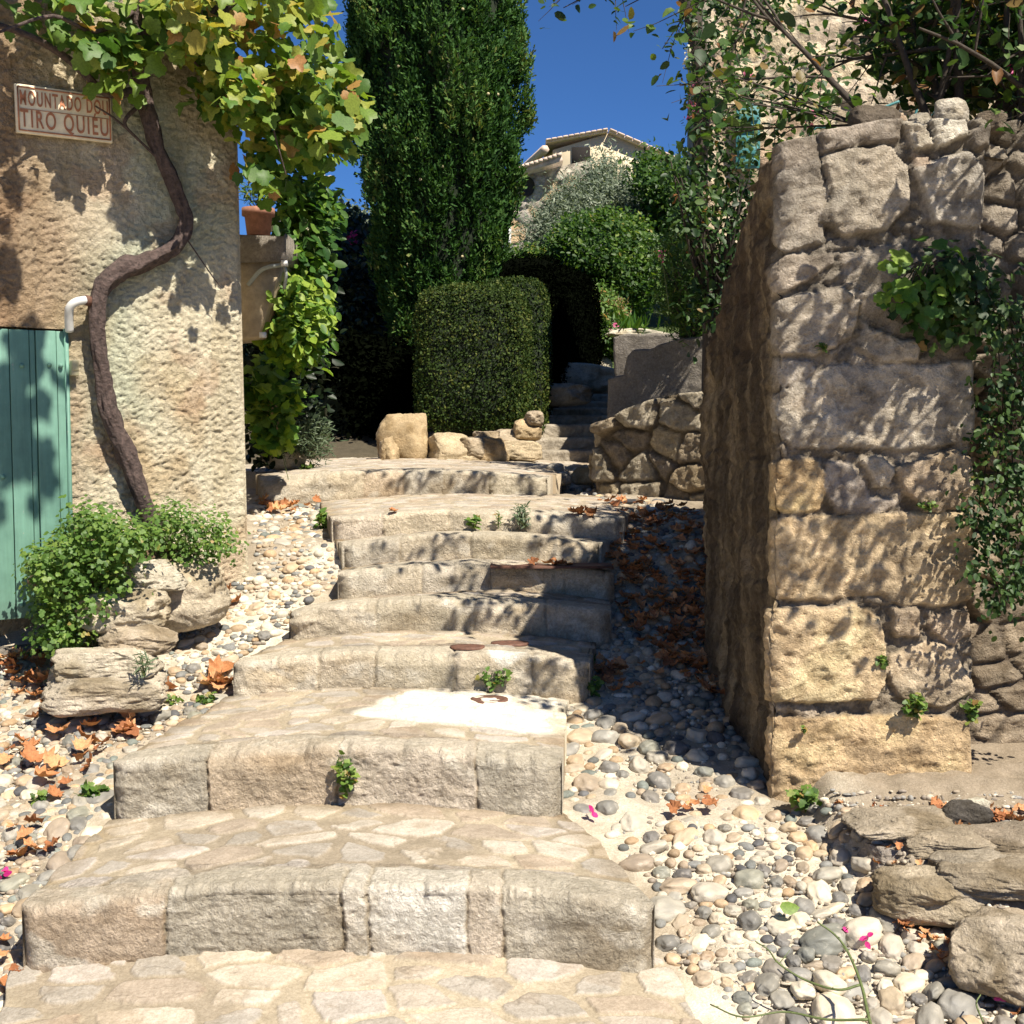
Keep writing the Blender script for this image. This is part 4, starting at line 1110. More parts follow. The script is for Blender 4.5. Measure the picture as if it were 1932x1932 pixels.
# ---------------------------------------------------------------- leaves
rs = np.random.RandomState(11)
def nrm(v): return v / (np.linalg.norm(v, axis=-1, keepdims=True) + 1e-9)
def rot_template(k):
    """leaf outlines: (x across, y along, z fold); fan of triangles about vertex 0"""
    return k
def _sym(right):  # right side points from base to tip, mirrored
    pts = [(0, 0)] + right + [(-x, y) for x, y in reversed(right[:-1])]
    return pts
def template(outline, fold=.18, curl=.1):
    o = np.array(outline, float)
    c = np.array([[0, .42]])
    v = np.vstack([c, o])
    z = fold * np.abs(v[:, 0]) - curl * (v[:, 1] - .4) ** 2
    V = np.column_stack([v, z]); n = len(o)
    F_ = np.array([(0, 1 + i, 1 + (i + 1) % n) for i in range(n)])
    return V, F_
TPL = {
 'oval': template(_sym([(.24, .18), (.30, .50), (.18, .82), (0, 1)])),
 'narrow': template(_sym([(.10, .25), (.10, .65), (0, 1)]), .1, .15),
 'needle': template(_sym([(.06, .3), (.05, .7), (0, 1)]), 0, .1),
 'diamond': template(_sym([(.30, .45), (0, 1)]), .25, .1),
 'ivy': template(_sym([(.18, -.08), (.50, .12), (.30, .38), (.38, .62), (0, 1)]), .12, .2),
 'grape': template(_sym([(.08, -.09), (.30, -.13), (.43, .00), (.42, .12), (.55, .24), (.50, .42), (.52, .60), (.36, .66), (.24, .66), (.17, .86), (0, .97)]), .16, .35),
 'plane': template(_sym([(.10, .02), (.36, .02), (.32, .18), (.50, .40), (.33, .46), (.30, .58), (.18, .82), (0, 1)]), .5, .9),
 'spray': (np.array([(0, 0, 0), (.16, .30, .05), (.09, .42, .0), (.20, .62, .06), (.0, 1, 0), (-.16, .66, -.05), (-.07, .45, 0), (-.18, .28, -.04)], float),
           np.array([(0, 1, 2), (0, 2, 6), (0, 6, 7), (2, 3, 4), (2, 4, 6), (6, 4, 5)])),
}
def leaves(name, pts, nor, size, tpl, mat, parent=None, tilt=.5, up=None, upj=.8, rnd=None, seed=1, label=None, cat=None, kind=None, asp=1.0, group=None):
    r = np.random.RandomState(seed)
    n = len(pts); T, F_ = TPL[tpl]
    nn = nrm(nrm(nor) + tilt * r.normal(size=(n, 3)))
    if up is None: u = r.normal(size=(n, 3))
    else: u = np.asarray(up) + upj * r.normal(size=(n, 3))
    u = nrm(u - nn * (u * nn).sum(1, keepdims=True)); s = np.cross(u, nn)
    size = np.broadcast_to(size, (n,)) * (1 + .22 * r.normal(size=n)).clip(.45, 1.6)
    cv = 1 + 1.3 * r.normal(size=n)
    V = (T[None, :, 0, None] * asp * s[:, None] + T[None, :, 1, None] * u[:, None] + (T[None, :, 2] * cv[:, None])[..., None] * nn[:, None]) * size[:, None, None] + pts[:, None]
    k = len(T)
    Fc = (F_[None] + (np.arange(n) * k)[:, None, None]).reshape(-1, 3)
    if rnd is None: rnd = r.rand(n)
    rr = np.repeat(np.clip(rnd, 0, 1), len(F_))
    o = mesh_np(name, V.reshape(-1, 3), None, Fc, M[mat], parent, rnd=rr, smooth=False)
    if label or kind: tag(o, label, cat, group, kind)
    return o
def in_poly(n, poly, seed):
    """random picture points inside a polygon"""
    r = np.random.RandomState(seed); p = np.array(poly, float); lo, hi = p.min(0), p.max(0); out = []
    c = 0
    while c < n:
        q = lo + r.rand(n * 2, 2) * (hi - lo)
        q = q[sdpoly(q[:, 0], q[:, 1], poly) > 0]; out.append(q); c += len(q)
    return np.concatenate(out)[:n]
def rays(q, Y):
    d = FW + np.array([1.0, 0, 0]) * ((q[:, :1] - 966) / FPX) - UP * ((q[:, 1:] - 966) / FPX)
    return CAM + d * (np.asarray(Y)[:, None] / d[:, 1:2])
def clusters(centres, n_per, spread, seed):
    r = np.random.RandomState(seed); c = np.repeat(centres, n_per, axis=0)
    return c + r.normal(size=c.shape) * spread
def twigs(name, segs, mat, parent=None, n=5, group=None):
    mb = MB()
    for pts, rad in segs: mb.tube(pts, rad, n, False)
    return mb.build(name, M[mat], parent)

# ---------------------------------------------------------------- grapevine
vine = empty('grapevine', PW(290, 1005, .05), 'old grapevine with a dark twisting trunk climbing the rendered wall, its leaves turning yellow', 'vine')
path = [(292, 1003), (286, 985), (262, 925), (236, 850), (205, 775), (193, 700), (183, 640), (184, 590), (192, 545), (222, 512), (272, 494), (318, 474), (343, 446), (351, 410), (336, 368), (316, 318), (296, 276), (285, 236), (272, 190), (262, 130), (258, 60), (252, 0), (240, -90)]
offs = [.05, .06, .07, .07, .07, .07, .08, .09, .09, .08, .07, .07, .07, .07, .07, .08, .08, .09, .10, .12, .14, .17, .25]
rad = [.048, .043, .042, .042, .038, .034, .034, .038, .045, .045, .038, .036, .037, .036, .034, .032, .030, .034, .032, .035, .032, .028, .025]
pp, rr = smooth_path([PW(x, y, o) for (x, y), o in zip(path, offs)], rad, 12)
V, Fc = tube_geo(pp, rr, 26, True, .5, 3)
mesh_np('trunk', V, None, None, M['bark'], vine, polys=Fc)
segs = []
def pw_path(lst, r0, r1, per=5):
    p, r = smooth_path([PW(x, y, o) for x, y, o in lst], np.linspace(r0, r1, len(lst)), per)
    segs.append((p, r))
pw_path([(268, 170, .12), (200, 175, .15), (140, 120, .2), (60, 70, .3), (-60, 30, .4)], .024, .012)
pw_path([(262, 110, .12), (330, 70, .2), (400, 40, .3), (470, -20, .45)], .022, .010)
pw_path([(262, 60, .15), (350, 60, .22), (420, 0, .35), (450, -80, .5)], .018, .010)
pw_path([(272, 190, .1), (235, 230, .14), (262, 265, .09)], .012, .006)
pw_path([(330, 330, .08), (230, 235, .10), (180, 200, .12)], .007, .004)
pw_path([(255, 20, .17), (180, 60, .3), (100, 30, .4), (0, 60, .5)], .012, .006)
pw_path([(400, 40, .3), (440, 110, .35), (500, 180, .4), (520, 260, .42), (540, 330, .4)], .008, .003)
pw_path([(330, 70, .2), (380, 130, .3), (430, 150, .35), (470, 190, .35)], .006, .003)
pw_path([(345, 440, .08), (400, 520, .10), (420, 545, .11)], .004, .002)
twigs('branch', segs, 'bark', vine, 7)
r = np.random.RandomState(5)
regs = [  # polygon, n clusters, offset range from the wall, leaves per cluster, yellow bias
 ([(0, -40), (330, -40), (330, 40), (240, 130), (200, 110), (120, 75), (60, 55), (0, 40)], 17, (.10, .35), 8, 0),
 ([(90, 60), (240, 60), (230, 175), (190, 150), (150, 90)], 9, (.12, .35), 8, .0),
 ([(330, -40), (600, -40), (620, 60), (650, 110), (660, 200), (600, 230), (480, 230), (420, 160), (330, 110), (300, 30)], 60, (.08, .6), 10, .1),
 ([(420, 150), (600, 190), (668, 200), (640, 290), (600, 300), (560, 270), (470, 220), (440, 200)], 40, (.1, .5), 9, .05),
 ([(460, 240), (560, 270), (570, 330), (530, 350), (470, 330)], 10, (.05, .35), 8, 0),
 ([(380, 130), (450, 170), (480, 240), (450, 240), (400, 190)], 8, (.15, .4), 7, 0),
]
pts, rn = [], []
for k, (poly, nc, (o0, o1), per, yb) in enumerate(regs):
    q = in_poly(nc, poly, 40 + k); of = o0 + (o1 - o0) * r.rand(nc)
    c = np.array([PW(x, y, o) for (x, y), o in zip(q, of)])
    p = clusters(c, per, .055, 60 + k); pts.append(p); rn.append(np.repeat(r.rand(nc) * .45 + yb, per) + r.rand(len(p)) * .5)
pts = np.concatenate(pts); rn = np.concatenate(rn)
rn = np.where(r.rand(len(rn)) < .05, .93 + .07 * r.rand(len(rn)), np.minimum(rn, .86))
leaves('foliage', pts, np.tile(WN * .9 + np.array([0, 0, .55]), (len(pts), 1)), .076, 'grape', 'vine', vine, .6, (0, 0, -1), .5, rn, 3)
# the vine's pergola, overhead and out of the picture: it dapples wall and door
q = []
for k in range(230):
    u = (-1.5 + 2.5 * r.rand()) if k < 95 else (-1.7 + 2.1 * r.rand()); off = .15 + (1.5 - .55 * (u + 1.5) / 2.9) * r.rand() ** .8 if k < 95 else 1.3 + 1.3 * r.rand()
    z = 3.75 + .5 * r.rand() + .25 * off
    pt_ = WO + WT * u + WN * off + np.array([0, 0, z])
    if proj(pt_)[1] < -25: q.append(pt_)
q = np.array(q)
# leave gaps so the low right of the wall is in full sun
keepm = fbm(q[:, 0] * 2.3, q[:, 1] * 2.3, None, 2, 77) > -.02
q = q[keepm]
p = clusters(q, 5, .06, 71)
leaves('pergola_foliage', p, np.tile(np.array([0, 0, 1.0]), (len(p), 1)), .11, 'grape', 'vine', vine, .5, (0, 0, -1), 1, r.rand(len(p)) * .8, 8)

# ---------------------------------------------------------------- herbs and weeds
def weed(name, px, py, Y, wpx, hpx, n, ls, label, cat='weed', tpl='ivy', mat='herb', seed=1, group=None, stems=10, up=.8, droop=0, base=None):
    r = np.random.RandomState(seed)
    w, h = pxm(wpx, Y), pxm(hpx, Y)
    b = P(px, py, Y) if base is None else np.array(base)
    t = empty(name, b, label, cat, group)
    ang = r.rand(stems) * 2 * math.pi; rad_ = np.sqrt(r.rand(stems))
    tips = b + np.stack([np.cos(ang) * rad_ * w / 2, np.sin(ang) * rad_ * w / 3 - .01, h * (1 - .5 * rad_ ** 2) * (.7 + .3 * r.rand(stems)) - droop * rad_], -1)
    per = max(1, n // stems); pts = []; nn = []; segs = []
    for tp in tips:
        tt = (r.rand(per) ** .6)[:, None]
        arc = b + (tp - b) * tt + np.array([0, 0, 1.0]) * (h * .25 * tt * (1 - tt))
        pts.append(arc + r.normal(size=arc.shape) * min(w, h) * .07); nn.append(np.tile((tp - b) * .3 + np.array([.1, -.35, .6]) * h, (per, 1)))
        m_ = (b + tp) / 2 + np.array([0, 0, h * .06]); segs.append((np.array([b, m_, tp]), [.0022, .0016, .0009]))
    pts = np.concatenate(pts); nn = np.concatenate(nn)
    leaves('foliage', pts, nn, ls, tpl, mat, t, .5, None, 1, None, seed)
    twigs('stem', segs, 'stem', t, 4)
    return t
def herb_mass(name, poly, Y0, Y1, n, ls, label, cat, tpl, mat, seed, per=14, sp=.035):
    r = np.random.RandomState(seed); q = in_poly(n // per, poly, seed); Y = Y0 + (Y1 - Y0) * r.rand(len(q))
    c = rays(q, Y); p = clusters(c, per, sp, seed)
    lo = c[:, 2].min(); b = np.array([c[:, 0].mean(), Y1, lo - .03])
    t = empty(name, b, label, cat)
    leaves('foliage', p, np.tile([.25, -.45, .8], (len(p), 1)), ls, tpl, mat, t, .55, None, 1, np.clip(np.repeat(r.rand(len(c)) * .5, per) + r.rand(len(p)) * .5, 0, 1), seed)
    segs = []
    for k in range(min(46, len(c))):
        e = c[k]; segs.append((np.array([[b[0] * .5 + e[0] * .5, Y1 - .02, lo], [(b[0] + 3 * e[0]) / 4, (Y1 + e[1]) / 2, (lo + e[2]) / 2 + .02], e]), [.003, .002, .001]))
    twigs('stem', segs, 'stem', t, 4)
    return t
herb_mass('wall_herb', [(130, 960), (230, 985), (300, 1020), (240, 1060), (245, 1110), (160, 1180), (150, 1220), (70, 1230), (75, 1130), (50, 1055), (120, 1030)], 5.2, 5.75, 5200, .023,
          'big bushy green herb between the teal door and the rock ledge', 'plant', 'ivy', 'herb', 81)
herb_mass('wall_herb', [(290, 965), (340, 955), (420, 985), (445, 1040), (370, 1060), (290, 1045), (255, 1010)], 5.65, 5.95, 1700, .018,
          'low yellowish-green herb at the foot of the vine trunk, above the rock ledge', 'plant', 'ivy', 'herb', 82)
weed('weed', 640, 1490, STEPS[1]['Y'] - .03, 70, 95, 90, .022, 'green weed growing from the riser of the second step', seed=83, base=P(655, 1500, STEPS[1]['Y'] - .02))
weed('weed', 930, 1298, STEPS[2]['Y'] - .03, 90, 40, 90, .022, 'low green weed at the foot of the third step, right of its middle', seed=84)
weed('weed', 992, 998, STEPS[6]['Y'] - .03, 66, 58, 170, .03, 'grey-green bushy weed on the riser of the seventh step', tpl='narrow', mat='rosemary', seed=85)
weed('weed', 940, 998, STEPS[6]['Y'] - .03, 16, 42, 34, .028, 'thin yellowish weed left of the grey-green one on the seventh step', tpl='narrow', mat='herb', seed=86, stems=5)
weed('weed', 893, 998, STEPS[6]['Y'] - .03, 20, 38, 26, .035, 'small upright weed, leftmost on the riser of the seventh step', tpl='oval', seed=87, stems=5)
g_ = PG(610, 1000); weed('weed', 610, 1000, g_[1], 42, 40, 60, .04, 'leafy green weed among pebbles at the left end of the seventh step', tpl='oval', seed=88, base=g_)
g_ = PG(170, 1515); weed('weed', 170, 1515, g_[1], 64, 40, 60, .028, 'bright green weed among pebbles left of the second step', seed=89, base=g_)
g_ = PG(75, 1520); weed('weed', 85, 1520, g_[1], 34, 26, 24, .024, 'tiny weed among pebbles near the left edge of the picture', seed=90, base=g_)
g_ = PG(272, 1278, y0=4.6); weed('weed', 272, 1278, 5.0, 36, 60, 60, .05, 'tufty grassy weed at the right end of the lowest ledge slab', tpl='needle', mat='rosemary', seed=91)
g_ = PG(390, 1328); weed('weed', 388, 1330, g_[1], 36, 24, 34, .022, 'small green weed in pebbles left of the third step, near a curled leaf', seed=92, base=g_)
g_ = PG(325, 1328); weed('weed', 325, 1330, g_[1], 40, 18, 26, .022, 'flat little weed in pebbles below the rock ledge', seed=192, base=g_)
g_ = PG(1118, 1318); weed('weed', 1118, 1318, g_[1], 46, 44, 80, .024, 'green weed in the gutter at the right end of the third step', seed=93, base=g_)
g_ = PG(1118, 1262); weed('weed', 1118, 1262, g_[1], 22, 26, 20, .024, 'small weed just above the gutter weed, beside the third step', seed=94, base=g_)
g_ = P(1520, 1512, PY - .08); weed('weed', 1515, 1515, PY - .1, 80, 55, 110, .026, 'fresh green weed at the foot of the pier on its left corner', seed=95, base=P(1510, 1525, PY - .10), mat='herb')
weed('weed', 1725, 1352, PY - .04, 56, 48, 90, .022, 'round green weed growing from the wide joint low on the pier', seed=96, droop=.01)
weed('weed', 1832, 1362, PY - .02, 38, 48, 60, .022, 'green weed at the right corner of the pier, above its bottom block', seed=97)
weed('weed', 1665, 1262, PY - .03, 22, 36, 34, .018, 'small weed in the upright joint beside the big square block', seed=98)
weed('weed', 1746, 964, PY - .03, 36, 24, 34, .018, 'tiny weed in the joint above the long tan block of the pier', seed=99)
weed('weed', 1553, 664, PY - .03, 14, 22, 14, .022, 'single sprig of green on the upper part of the pier', seed=100, stems=4)
weed('weed', 1408, 1028, 5.0, 14, 16, 10, .018, 'single sprig low on the streaked flank of the pier', seed=101, stems=3)
weed('weed', 1518, 1385, PY - .035, 22, 20, 14, .016, 'sparse sprig on the bottom block of the pier', seed=102, stems=4)
weed('weed', 580, 896, 9.0, 44, 24, 80, .03, 'small round green weed on the top step beside the whitish boulder', seed=103)

# ivy and creepers on the pier
def creeper(name, poly, n, Yb, ls, label, tpl, mat, seed, per=8, thick=.12, sp=.04, tilt=.5):
    r = np.random.RandomState(seed); q = in_poly(max(1, n // per), poly, seed)
    c = rays(q, Yb - thick * r.rand(len(q)) ** 1.4); p = clusters(c, per, sp, seed); p[:, 1] = np.minimum(p[:, 1], Yb + .05)
    b = c[np.argmax(c[:, 2])]; b = np.array([b[0], Yb, c[:, 2].max()])
    t = empty(name, b, label, 'creeper')
    leaves('foliage', p, np.tile([.15, -.8, .6], (len(p), 1)), ls, tpl, mat, t, tilt, (0, 0, -1), .6, np.repeat(r.rand(len(c)) * .6, per) + r.rand(len(p)) * .4, seed)
    segs = []
    for k in range(0, min(len(c), 60)):
        e = c[k]; top = np.array([b[0] + (e[0] - b[0]) * .4, Yb - .01, min(b[2], e[2] + .35)])
        segs.append((np.array([top, (top + e) / 2 + [0, .02, .0], e]), [.003, .0025, .0015]))
    twigs('stem', segs, 'darkbark', t, 4)
    return t
creeper('creeper', [(1705, 530), (1760, 490), (1840, 480), (1900, 520), (1900, 600), (1850, 640), (1760, 630), (1715, 600)], 520, PY, .036, 'dark leafy creeper clump high on the right of the pier', 'ivy', 'ivy', 111, thick=.14)
r = np.random.RandomState(5)
creeper('creeper', [(1690, 500), (1780, 470), (1800, 520), (1770, 570), (1700, 585), (1688, 560)], 36, PY - .12, .052, 'spray of bright green lobed leaves standing out in front of the dark creeper', 'grape', 'wisteria', 112, 3, .05)
creeper('creeper', [(1870, 640), (1932, 560), (2050, 700), (2050, 1250), (1932, 1130), (1885, 1160), (1840, 1090), (1818, 960), (1845, 860), (1860, 760)], 4200, PY + .05, .024, 'curtain of small-leaved ivy hanging down the right edge of the pier', 'oval', 'ivy', 113, thick=.26)
# ---------------------------------------------------------------- shrub on the pier: dark stems, sparse foliage, overhanging branches
shrub = empty('rose_shrub', (PCX + 1.0, PY + .45, 2.35), 'big dark-stemmed shrub growing on top of the pier, its branches reaching left over the wall', 'shrub')
segs = []; tips = []
r = np.random.RandomState(21)
def branch(p0, d, L, r0, depth, seedv, curve=.35, leafy=True):
    rr_ = np.random.RandomState(seedv)
    pts_ = [np.array(p0, float)]; d = nrm(np.array(d, float)); n = 7
    for k in range(n):
        d = nrm(d + rr_.normal(size=3) * .12 * curve + np.array([0, 0, -.02]))
        pts_.append(pts_[-1] + d * L / n)
    pts_ = np.array(pts_); segs.append((pts_, np.linspace(r0, r0 * .35, n + 1)))
    if depth > 0:
        for k in range(3 + int(rr_.rand() * 2)):
            i = 2 + int(rr_.rand() * (n - 2)); dd_ = nrm(d + rr_.normal(size=3) * .75)
            branch(pts_[i], dd_, L * (.35 + .25 * rr_.rand()), r0 * .45, depth - 1, seedv * 7 + k + 1, curve)
    if depth <= 1: tips.append(pts_[2:])
base = np.array([PCX + .80, PY + .35, 2.42])
for k in range(13):
    a_ = -1.0 + 2.2 * r.rand(); 
    branch(base + np.array([.45 * (r.rand() - .3), .3 * r.rand(), 0]), (a_ * .45, -.1 + .25 * r.normal(), 1.3), .75 + .45 * r.rand(), .016 + .012 * r.rand(), 2, 200 + k)
# the long branch leaning left across the stone house
p_, r_ = smooth_path([P(1640, 225, 4.7), P(1580, 165, 4.75), P(1530, 110, 4.8), P(1480, 60, 4.85), P(1445, 30, 4.85), P(1400, -30, 4.9)], [.016, .014, .011, .009, .007, .005], 6)
segs.append((p_, r_))
for i, dv_ in enumerate([(-.9, 0, .1), (-.7, .1, .6), (-.5, .2, .9), (-1, 0, .3)]):
    branch(p_[8 + i * 5], dv_, .55, .006, 1, 300 + i)
for i, (x, y, dv_) in enumerate([(1300, -60, (-.9, 0, -.12)), (1330, -90, (-.8, 0, .05)), (1360, -80, (-.9, .1, -.35)), (1250, -50, (-1, 0, -.2)), (1380, -60, (-.5, 0, -.5)), (1480, -60, (-.4, .1, -.6)), (1200, -60, (-.9, 0, -.1)), (1440, -80, (-.7, .1, -.5)), (1420, -40, (-.3, .1, -.8))]):
    branch(P(x, y, 6.8), dv_, .55, .007, 1, 330 + i)
for i in range(6):   # low sprays along the left, in front of the stone house
    x, y = 1560 + 60 * r.normal(), 240 + 25 * r.normal()
    branch(P(1620, 235, 4.75), (-.9 - .1 * r.rand(), .1 * r.normal(), .5 * r.rand() - .05), .35 + .25 * r.rand(), .005, 1, 360 + i)
# branches over the wall towards the viewer, right of the picture; they throw the leafy shade on the pier face
for i in range(11):
    p0 = np.array([PCX + 1.0 + .8 * r.rand(), PY - .05 - .4 * r.rand(), 2.5 + .6 * r.rand()])
    branch(p0, (-.25 + .5 * r.normal(), -.55 - .3 * r.rand(), .25 * r.normal()), .75, .010, 2, 400 + i)
twigs('stem', segs, 'darkbark', shrub, 6)
tp = np.concatenate(tips); pr = proj(tp)
r = np.random.RandomState(22)
sel = tp[r.rand(len(tp)) < .95]
p = clusters(sel, 1, .03, 23)
leaves('foliage', p, np.tile([0, -.25, .8], (len(p), 1)), .052, 'oval', 'ivy', shrub, .7, None, 1, None, 24)
sel2 = tp[(r.rand(len(tp)) < .14)]
leaves('yellowing_foliage', clusters(sel2, 1, .035, 25), np.tile([.2, -.3, .8], (len(sel2), 1)), .05, 'oval', 'bush', shrub, .7, None, 1, None, 26)
leaves('blossom', clusters(tp[r.rand(len(tp)) < .005], 5, .012, 27), np.tile([0, -.7, .5], (int(len(clusters(tp[:1], 1, 0, 1))), 1)) if False else np.array([0, -.7, .5]), .022, 'oval', 'petal', shrub, .8, None, 1, None, 28)
leaves('inner_foliage', clusters(rays(in_poly(520, [(1690, -60), (2000, -60), (2000, 215), (1790, 205), (1700, 150), (1640, 60)], 31), 5.0 + 1.1 * r.rand(520)), 7, .07, 32), np.tile([0, -.25, .8], (3640, 1)), .06, 'oval', 'ivy', shrub, .8, None, 1, None, 33)
print('shrub', len(p), len(segs))
# ---------------------------------------------------------------- clipped hedges
def hedge(name, c, dims, rz, n, ls, label, seed, mat='box', rnd_top=.22, expo=5.0, group=None, droop=0, bump_=.03):
    """rounded, clipped block: dark heart and a shell of small leaves. c = centre of its base"""
    r = np.random.RandomState(seed); t = empty(name, c, label, 'hedge', group)
    D = r.normal(size=(n * 2, 3)); D = nrm(D); D = D[D[:, 2] > -.55][:n]
    # even cover: points on the box surface
    a, b, h = dims[0] / 2, dims[1] / 2, dims[2]
    def shape(S):
        ex = expo
        k = (np.abs(S[:, 0]) ** ex + np.abs(S[:, 1]) ** ex + np.abs(S[:, 2]) ** ex) ** (-1 / ex)
        return S * k[:, None]
    areas = np.array([dims[0] * h, dims[0] * h, dims[1] * h, dims[1] * h, dims[0] * dims[1] * 1.2]); areas /= areas.sum()
    f = r.choice(5, n, p=areas); u = r.rand(n) * 2 - 1; v = r.rand(n) * 2 - 1
    S = np.zeros((n, 3))
    for i, (ax, s) in enumerate(((1, -1), (1, 1), (0, -1), (0, 1), (2, 1))):
        m = f == i; o_ = [k for k in (0, 1, 2) if k != ax]
        S[m, ax] = s; S[m, o_[0]] = u[m]; S[m, o_[1]] = v[m]
    Pn = shape(S)
    N = nrm(np.sign(Pn) * np.abs(Pn) ** (expo - 1) / np.array([a, b, h / 2]))
    Wp = Pn * np.array([a, b, h / 2]) + np.array([0, 0, h / 2])
    bn = fbm(Wp[:, 0] * 5, Wp[:, 1] * 5, Wp[:, 2] * 5, 3, seed)
    Wp = Wp + N * (bump_ * bn - .06 * r.rand(n) ** 1.6 + (r.rand(n) < .03) * .035 * r.rand(n))[:, None]
    cr, sr = math.cos(rz), math.sin(rz); Rz = np.array([[cr, sr, 0], [-sr, cr, 0], [0, 0, 1]])
    leaves('foliage', Wp @ Rz + c, N @ Rz, ls, 'oval', mat, t, .75, None, 1, np.clip(.35 + .5 * bn + .3 * fbm(Wp[:, 0] * 1.7, Wp[:, 1] * 1.7, Wp[:, 2] * 1.7, 2, seed + 1) + .38 * r.normal(size=n), 0, 1), seed)
    V, Fc = ICO[5]; Vs = shape(V * 1.0) 
    core = Vs * (np.array([a, b, h / 2]) - .055) + np.array([0, 0, h / 2])
    core += (Vs * .02) * fbm(core[:, 0] * 9, core[:, 1] * 9, core[:, 2] * 9, 3, seed)[:, None]
    mesh_np('inner_growth', core @ Rz + c, None, Fc, M['shade_core' if mat == 'shade_black' else 'core'], t)
    return t
YH = 11.75
xl, xr = P(786, 700, YH - .6)[0], P(1000, 700, YH - .6)[0]
zt_, zb_ = P(900, 528, YH - .6)[2], P(900, 835, YH - .6)[2]
hedge('clipped_hedge', np.array([(xl + xr) / 2, YH - .02, zb_]), (xr - xl + .04, 1.15, zt_ - zb_), -.10, 34000, .024, 'square-clipped box hedge in the middle, its front face in the sun above the border stones', 601)
xr2 = P(1040, 650, YH + .5)[0]
hedge('clipped_hedge', np.array([xr2 - .36, YH + .62, zb_ - .05]), (.70, 1.0, P(1000, 522, YH + .4)[2] - zb_ + .05), -.10, 15000, .025, 'lower rounded flank of clipped hedge, just behind the right side of the sunny one', 602)
# hedges whose shade is painted as near-black leaf and heart colour
Yd = 14.2
hedge('shade_dark_hedge', np.array([P(1040, 600, Yd)[0], Yd, 1.2]), (.9, 1.3, P(1040, 505, Yd)[2] - 1.2), -.5, 22000, .03, 'tall clipped hedge coloured near-black for shade beside the upper steps, behind the sunny one', 603, 'shade_black', expo=4)
hedge('shade_dark_hedge', np.array([P(1003, 600, Yd + 1)[0], Yd + 1.0, 1.2]), (.9, 1.2, P(1003, 482, Yd + 1)[2] - 1.2), -.5, 9000, .03, 'highest, farther lobe of the hedge coloured near-black for shade, behind the first', 604, 'shade_black', expo=4)

# ---------------------------------------------------------------- cypress
YC = 13.3
cyp = empty('cypress', (P(828, 700, YC)[0], YC, 1.3), 'tall dense dark green cypress behind the clipped hedge, dotted with pale cones', 'tree')
prof_py = [-160, 0, 100, 200, 300, 400, 480, 540, 620, 700, 800]
prof_l = [640, 652, 650, 665, 680, 700, 712, 722, 745, 760, 790]
prof_r = [960, 974, 984, 984, 978, 968, 950, 930, 905, 890, 870]
zz_ = np.array([P(800, y, YC)[2] for y in prof_py]); cl = np.array([P(x, y, YC)[0] for x, y in zip(prof_l, prof_py)]); cr_ = np.array([P(x, y, YC)[0] for x, y in zip(prof_r, prof_py)])
o_ = np.argsort(zz_); zz_ = zz_[o_]; cl = cl[o_]; cr_ = cr_[o_]
zz_ = np.append(zz_, [zz_[-1] + 1.6, zz_[-1] + 2.8]); cxx = (cl + cr_) / 2; rdd = (cr_ - cl) / 2
cxx = np.append(cxx, [cxx[-1] + .05, cxx[-1] + .1]); rdd = np.append(rdd, [.45, .03])
n = 14000
r = np.random.RandomState(31)
z = zz_[0] + (zz_[-1] - zz_[0]) * r.rand(n) ** 1.0; th = r.rand(n) * 2 * math.pi
R0 = np.interp(z, zz_, rdd); X0 = np.interp(z, zz_, cxx)
bil = fbm(np.cos(th) * R0 * 4.2, np.sin(th) * R0 * 4.2, z * 1.25, 4, 32) 
bil2 = fbm(np.cos(th) * R0 * 9, np.sin(th) * R0 * 9, z * 5, 3, 33)
rr = R0 * (1 + .40 * bil) * .93 + .07 * bil2 - .10 * r.rand(n) ** 2
C_ = np.stack([X0 + rr * np.cos(th), YC + rr * np.sin(th), z], -1)
out = np.stack([np.cos(th), np.sin(th), np.full(n, .9)], -1)
vis = (out[:, 1] < .55)
C_ = C_[vis]; out = out[vis]; bil = bil[vis]; bil2 = bil2[vis]
per = 17
cc = np.repeat(C_, per, 0) + r.normal(size=(len(C_) * per, 3)) * np.array([.022, .022, .055]); oo = np.repeat(out, per, 0)
side = nrm(np.cross(oo, r.normal(size=oo.shape)))
rn = np.clip(.40 + .55 * np.repeat(bil2 + 1.1 * bil, per) + .2 * r.normal(size=len(cc)), 0, 1)
leaves('foliage', cc, side + .6 * oo, .058, 'spray', 'cypress', cyp, .5, np.array([0, 0, 1.0]) + .55 * oo * np.array([1, 1, 0]), .28, rn, 34)
zc = np.linspace(zz_[0], zz_[-1], 60); pts_ = np.stack([np.interp(zc, zz_, cxx), np.full(60, YC), zc], -1)
V, Fc = tube_geo(pts_, np.interp(zc, zz_, rdd) * .80, 40, True, .10, 8)
mesh_np('inner_growth', V, None, None, M['core'], cyp, polys=Fc)
V, Fc = tube_geo([(pts_[0][0], YC, .9), (pts_[0][0], YC, 2.2)], [.14, .12], 10)
mesh_np('trunk', V, None, None, M['darkbark'], cyp, polys=Fc)
V, Fc = ICO[2]; cone_m = plain_mat('pale_cone', (.42, .36, .20), .8); cone_d = None; nc_ = 0
for k in r.permutation(len(C_)):
    if out[k, 1] < -.15 and C_[k, 2] > 2.4 and nc_ < 90:
        if cone_d is None:
            o = mesh_np('cone', V * .016, None, Fc, cone_m); cone_d = o.data
        else:
            o = bpy.data.objects.new('cone', cone_d); COL.objects.link(o)
        o.parent = cyp; o.location = tuple((C_[k] + out[k] * .04 - np.array(cyp.location)).tolist()); nc_ += 1

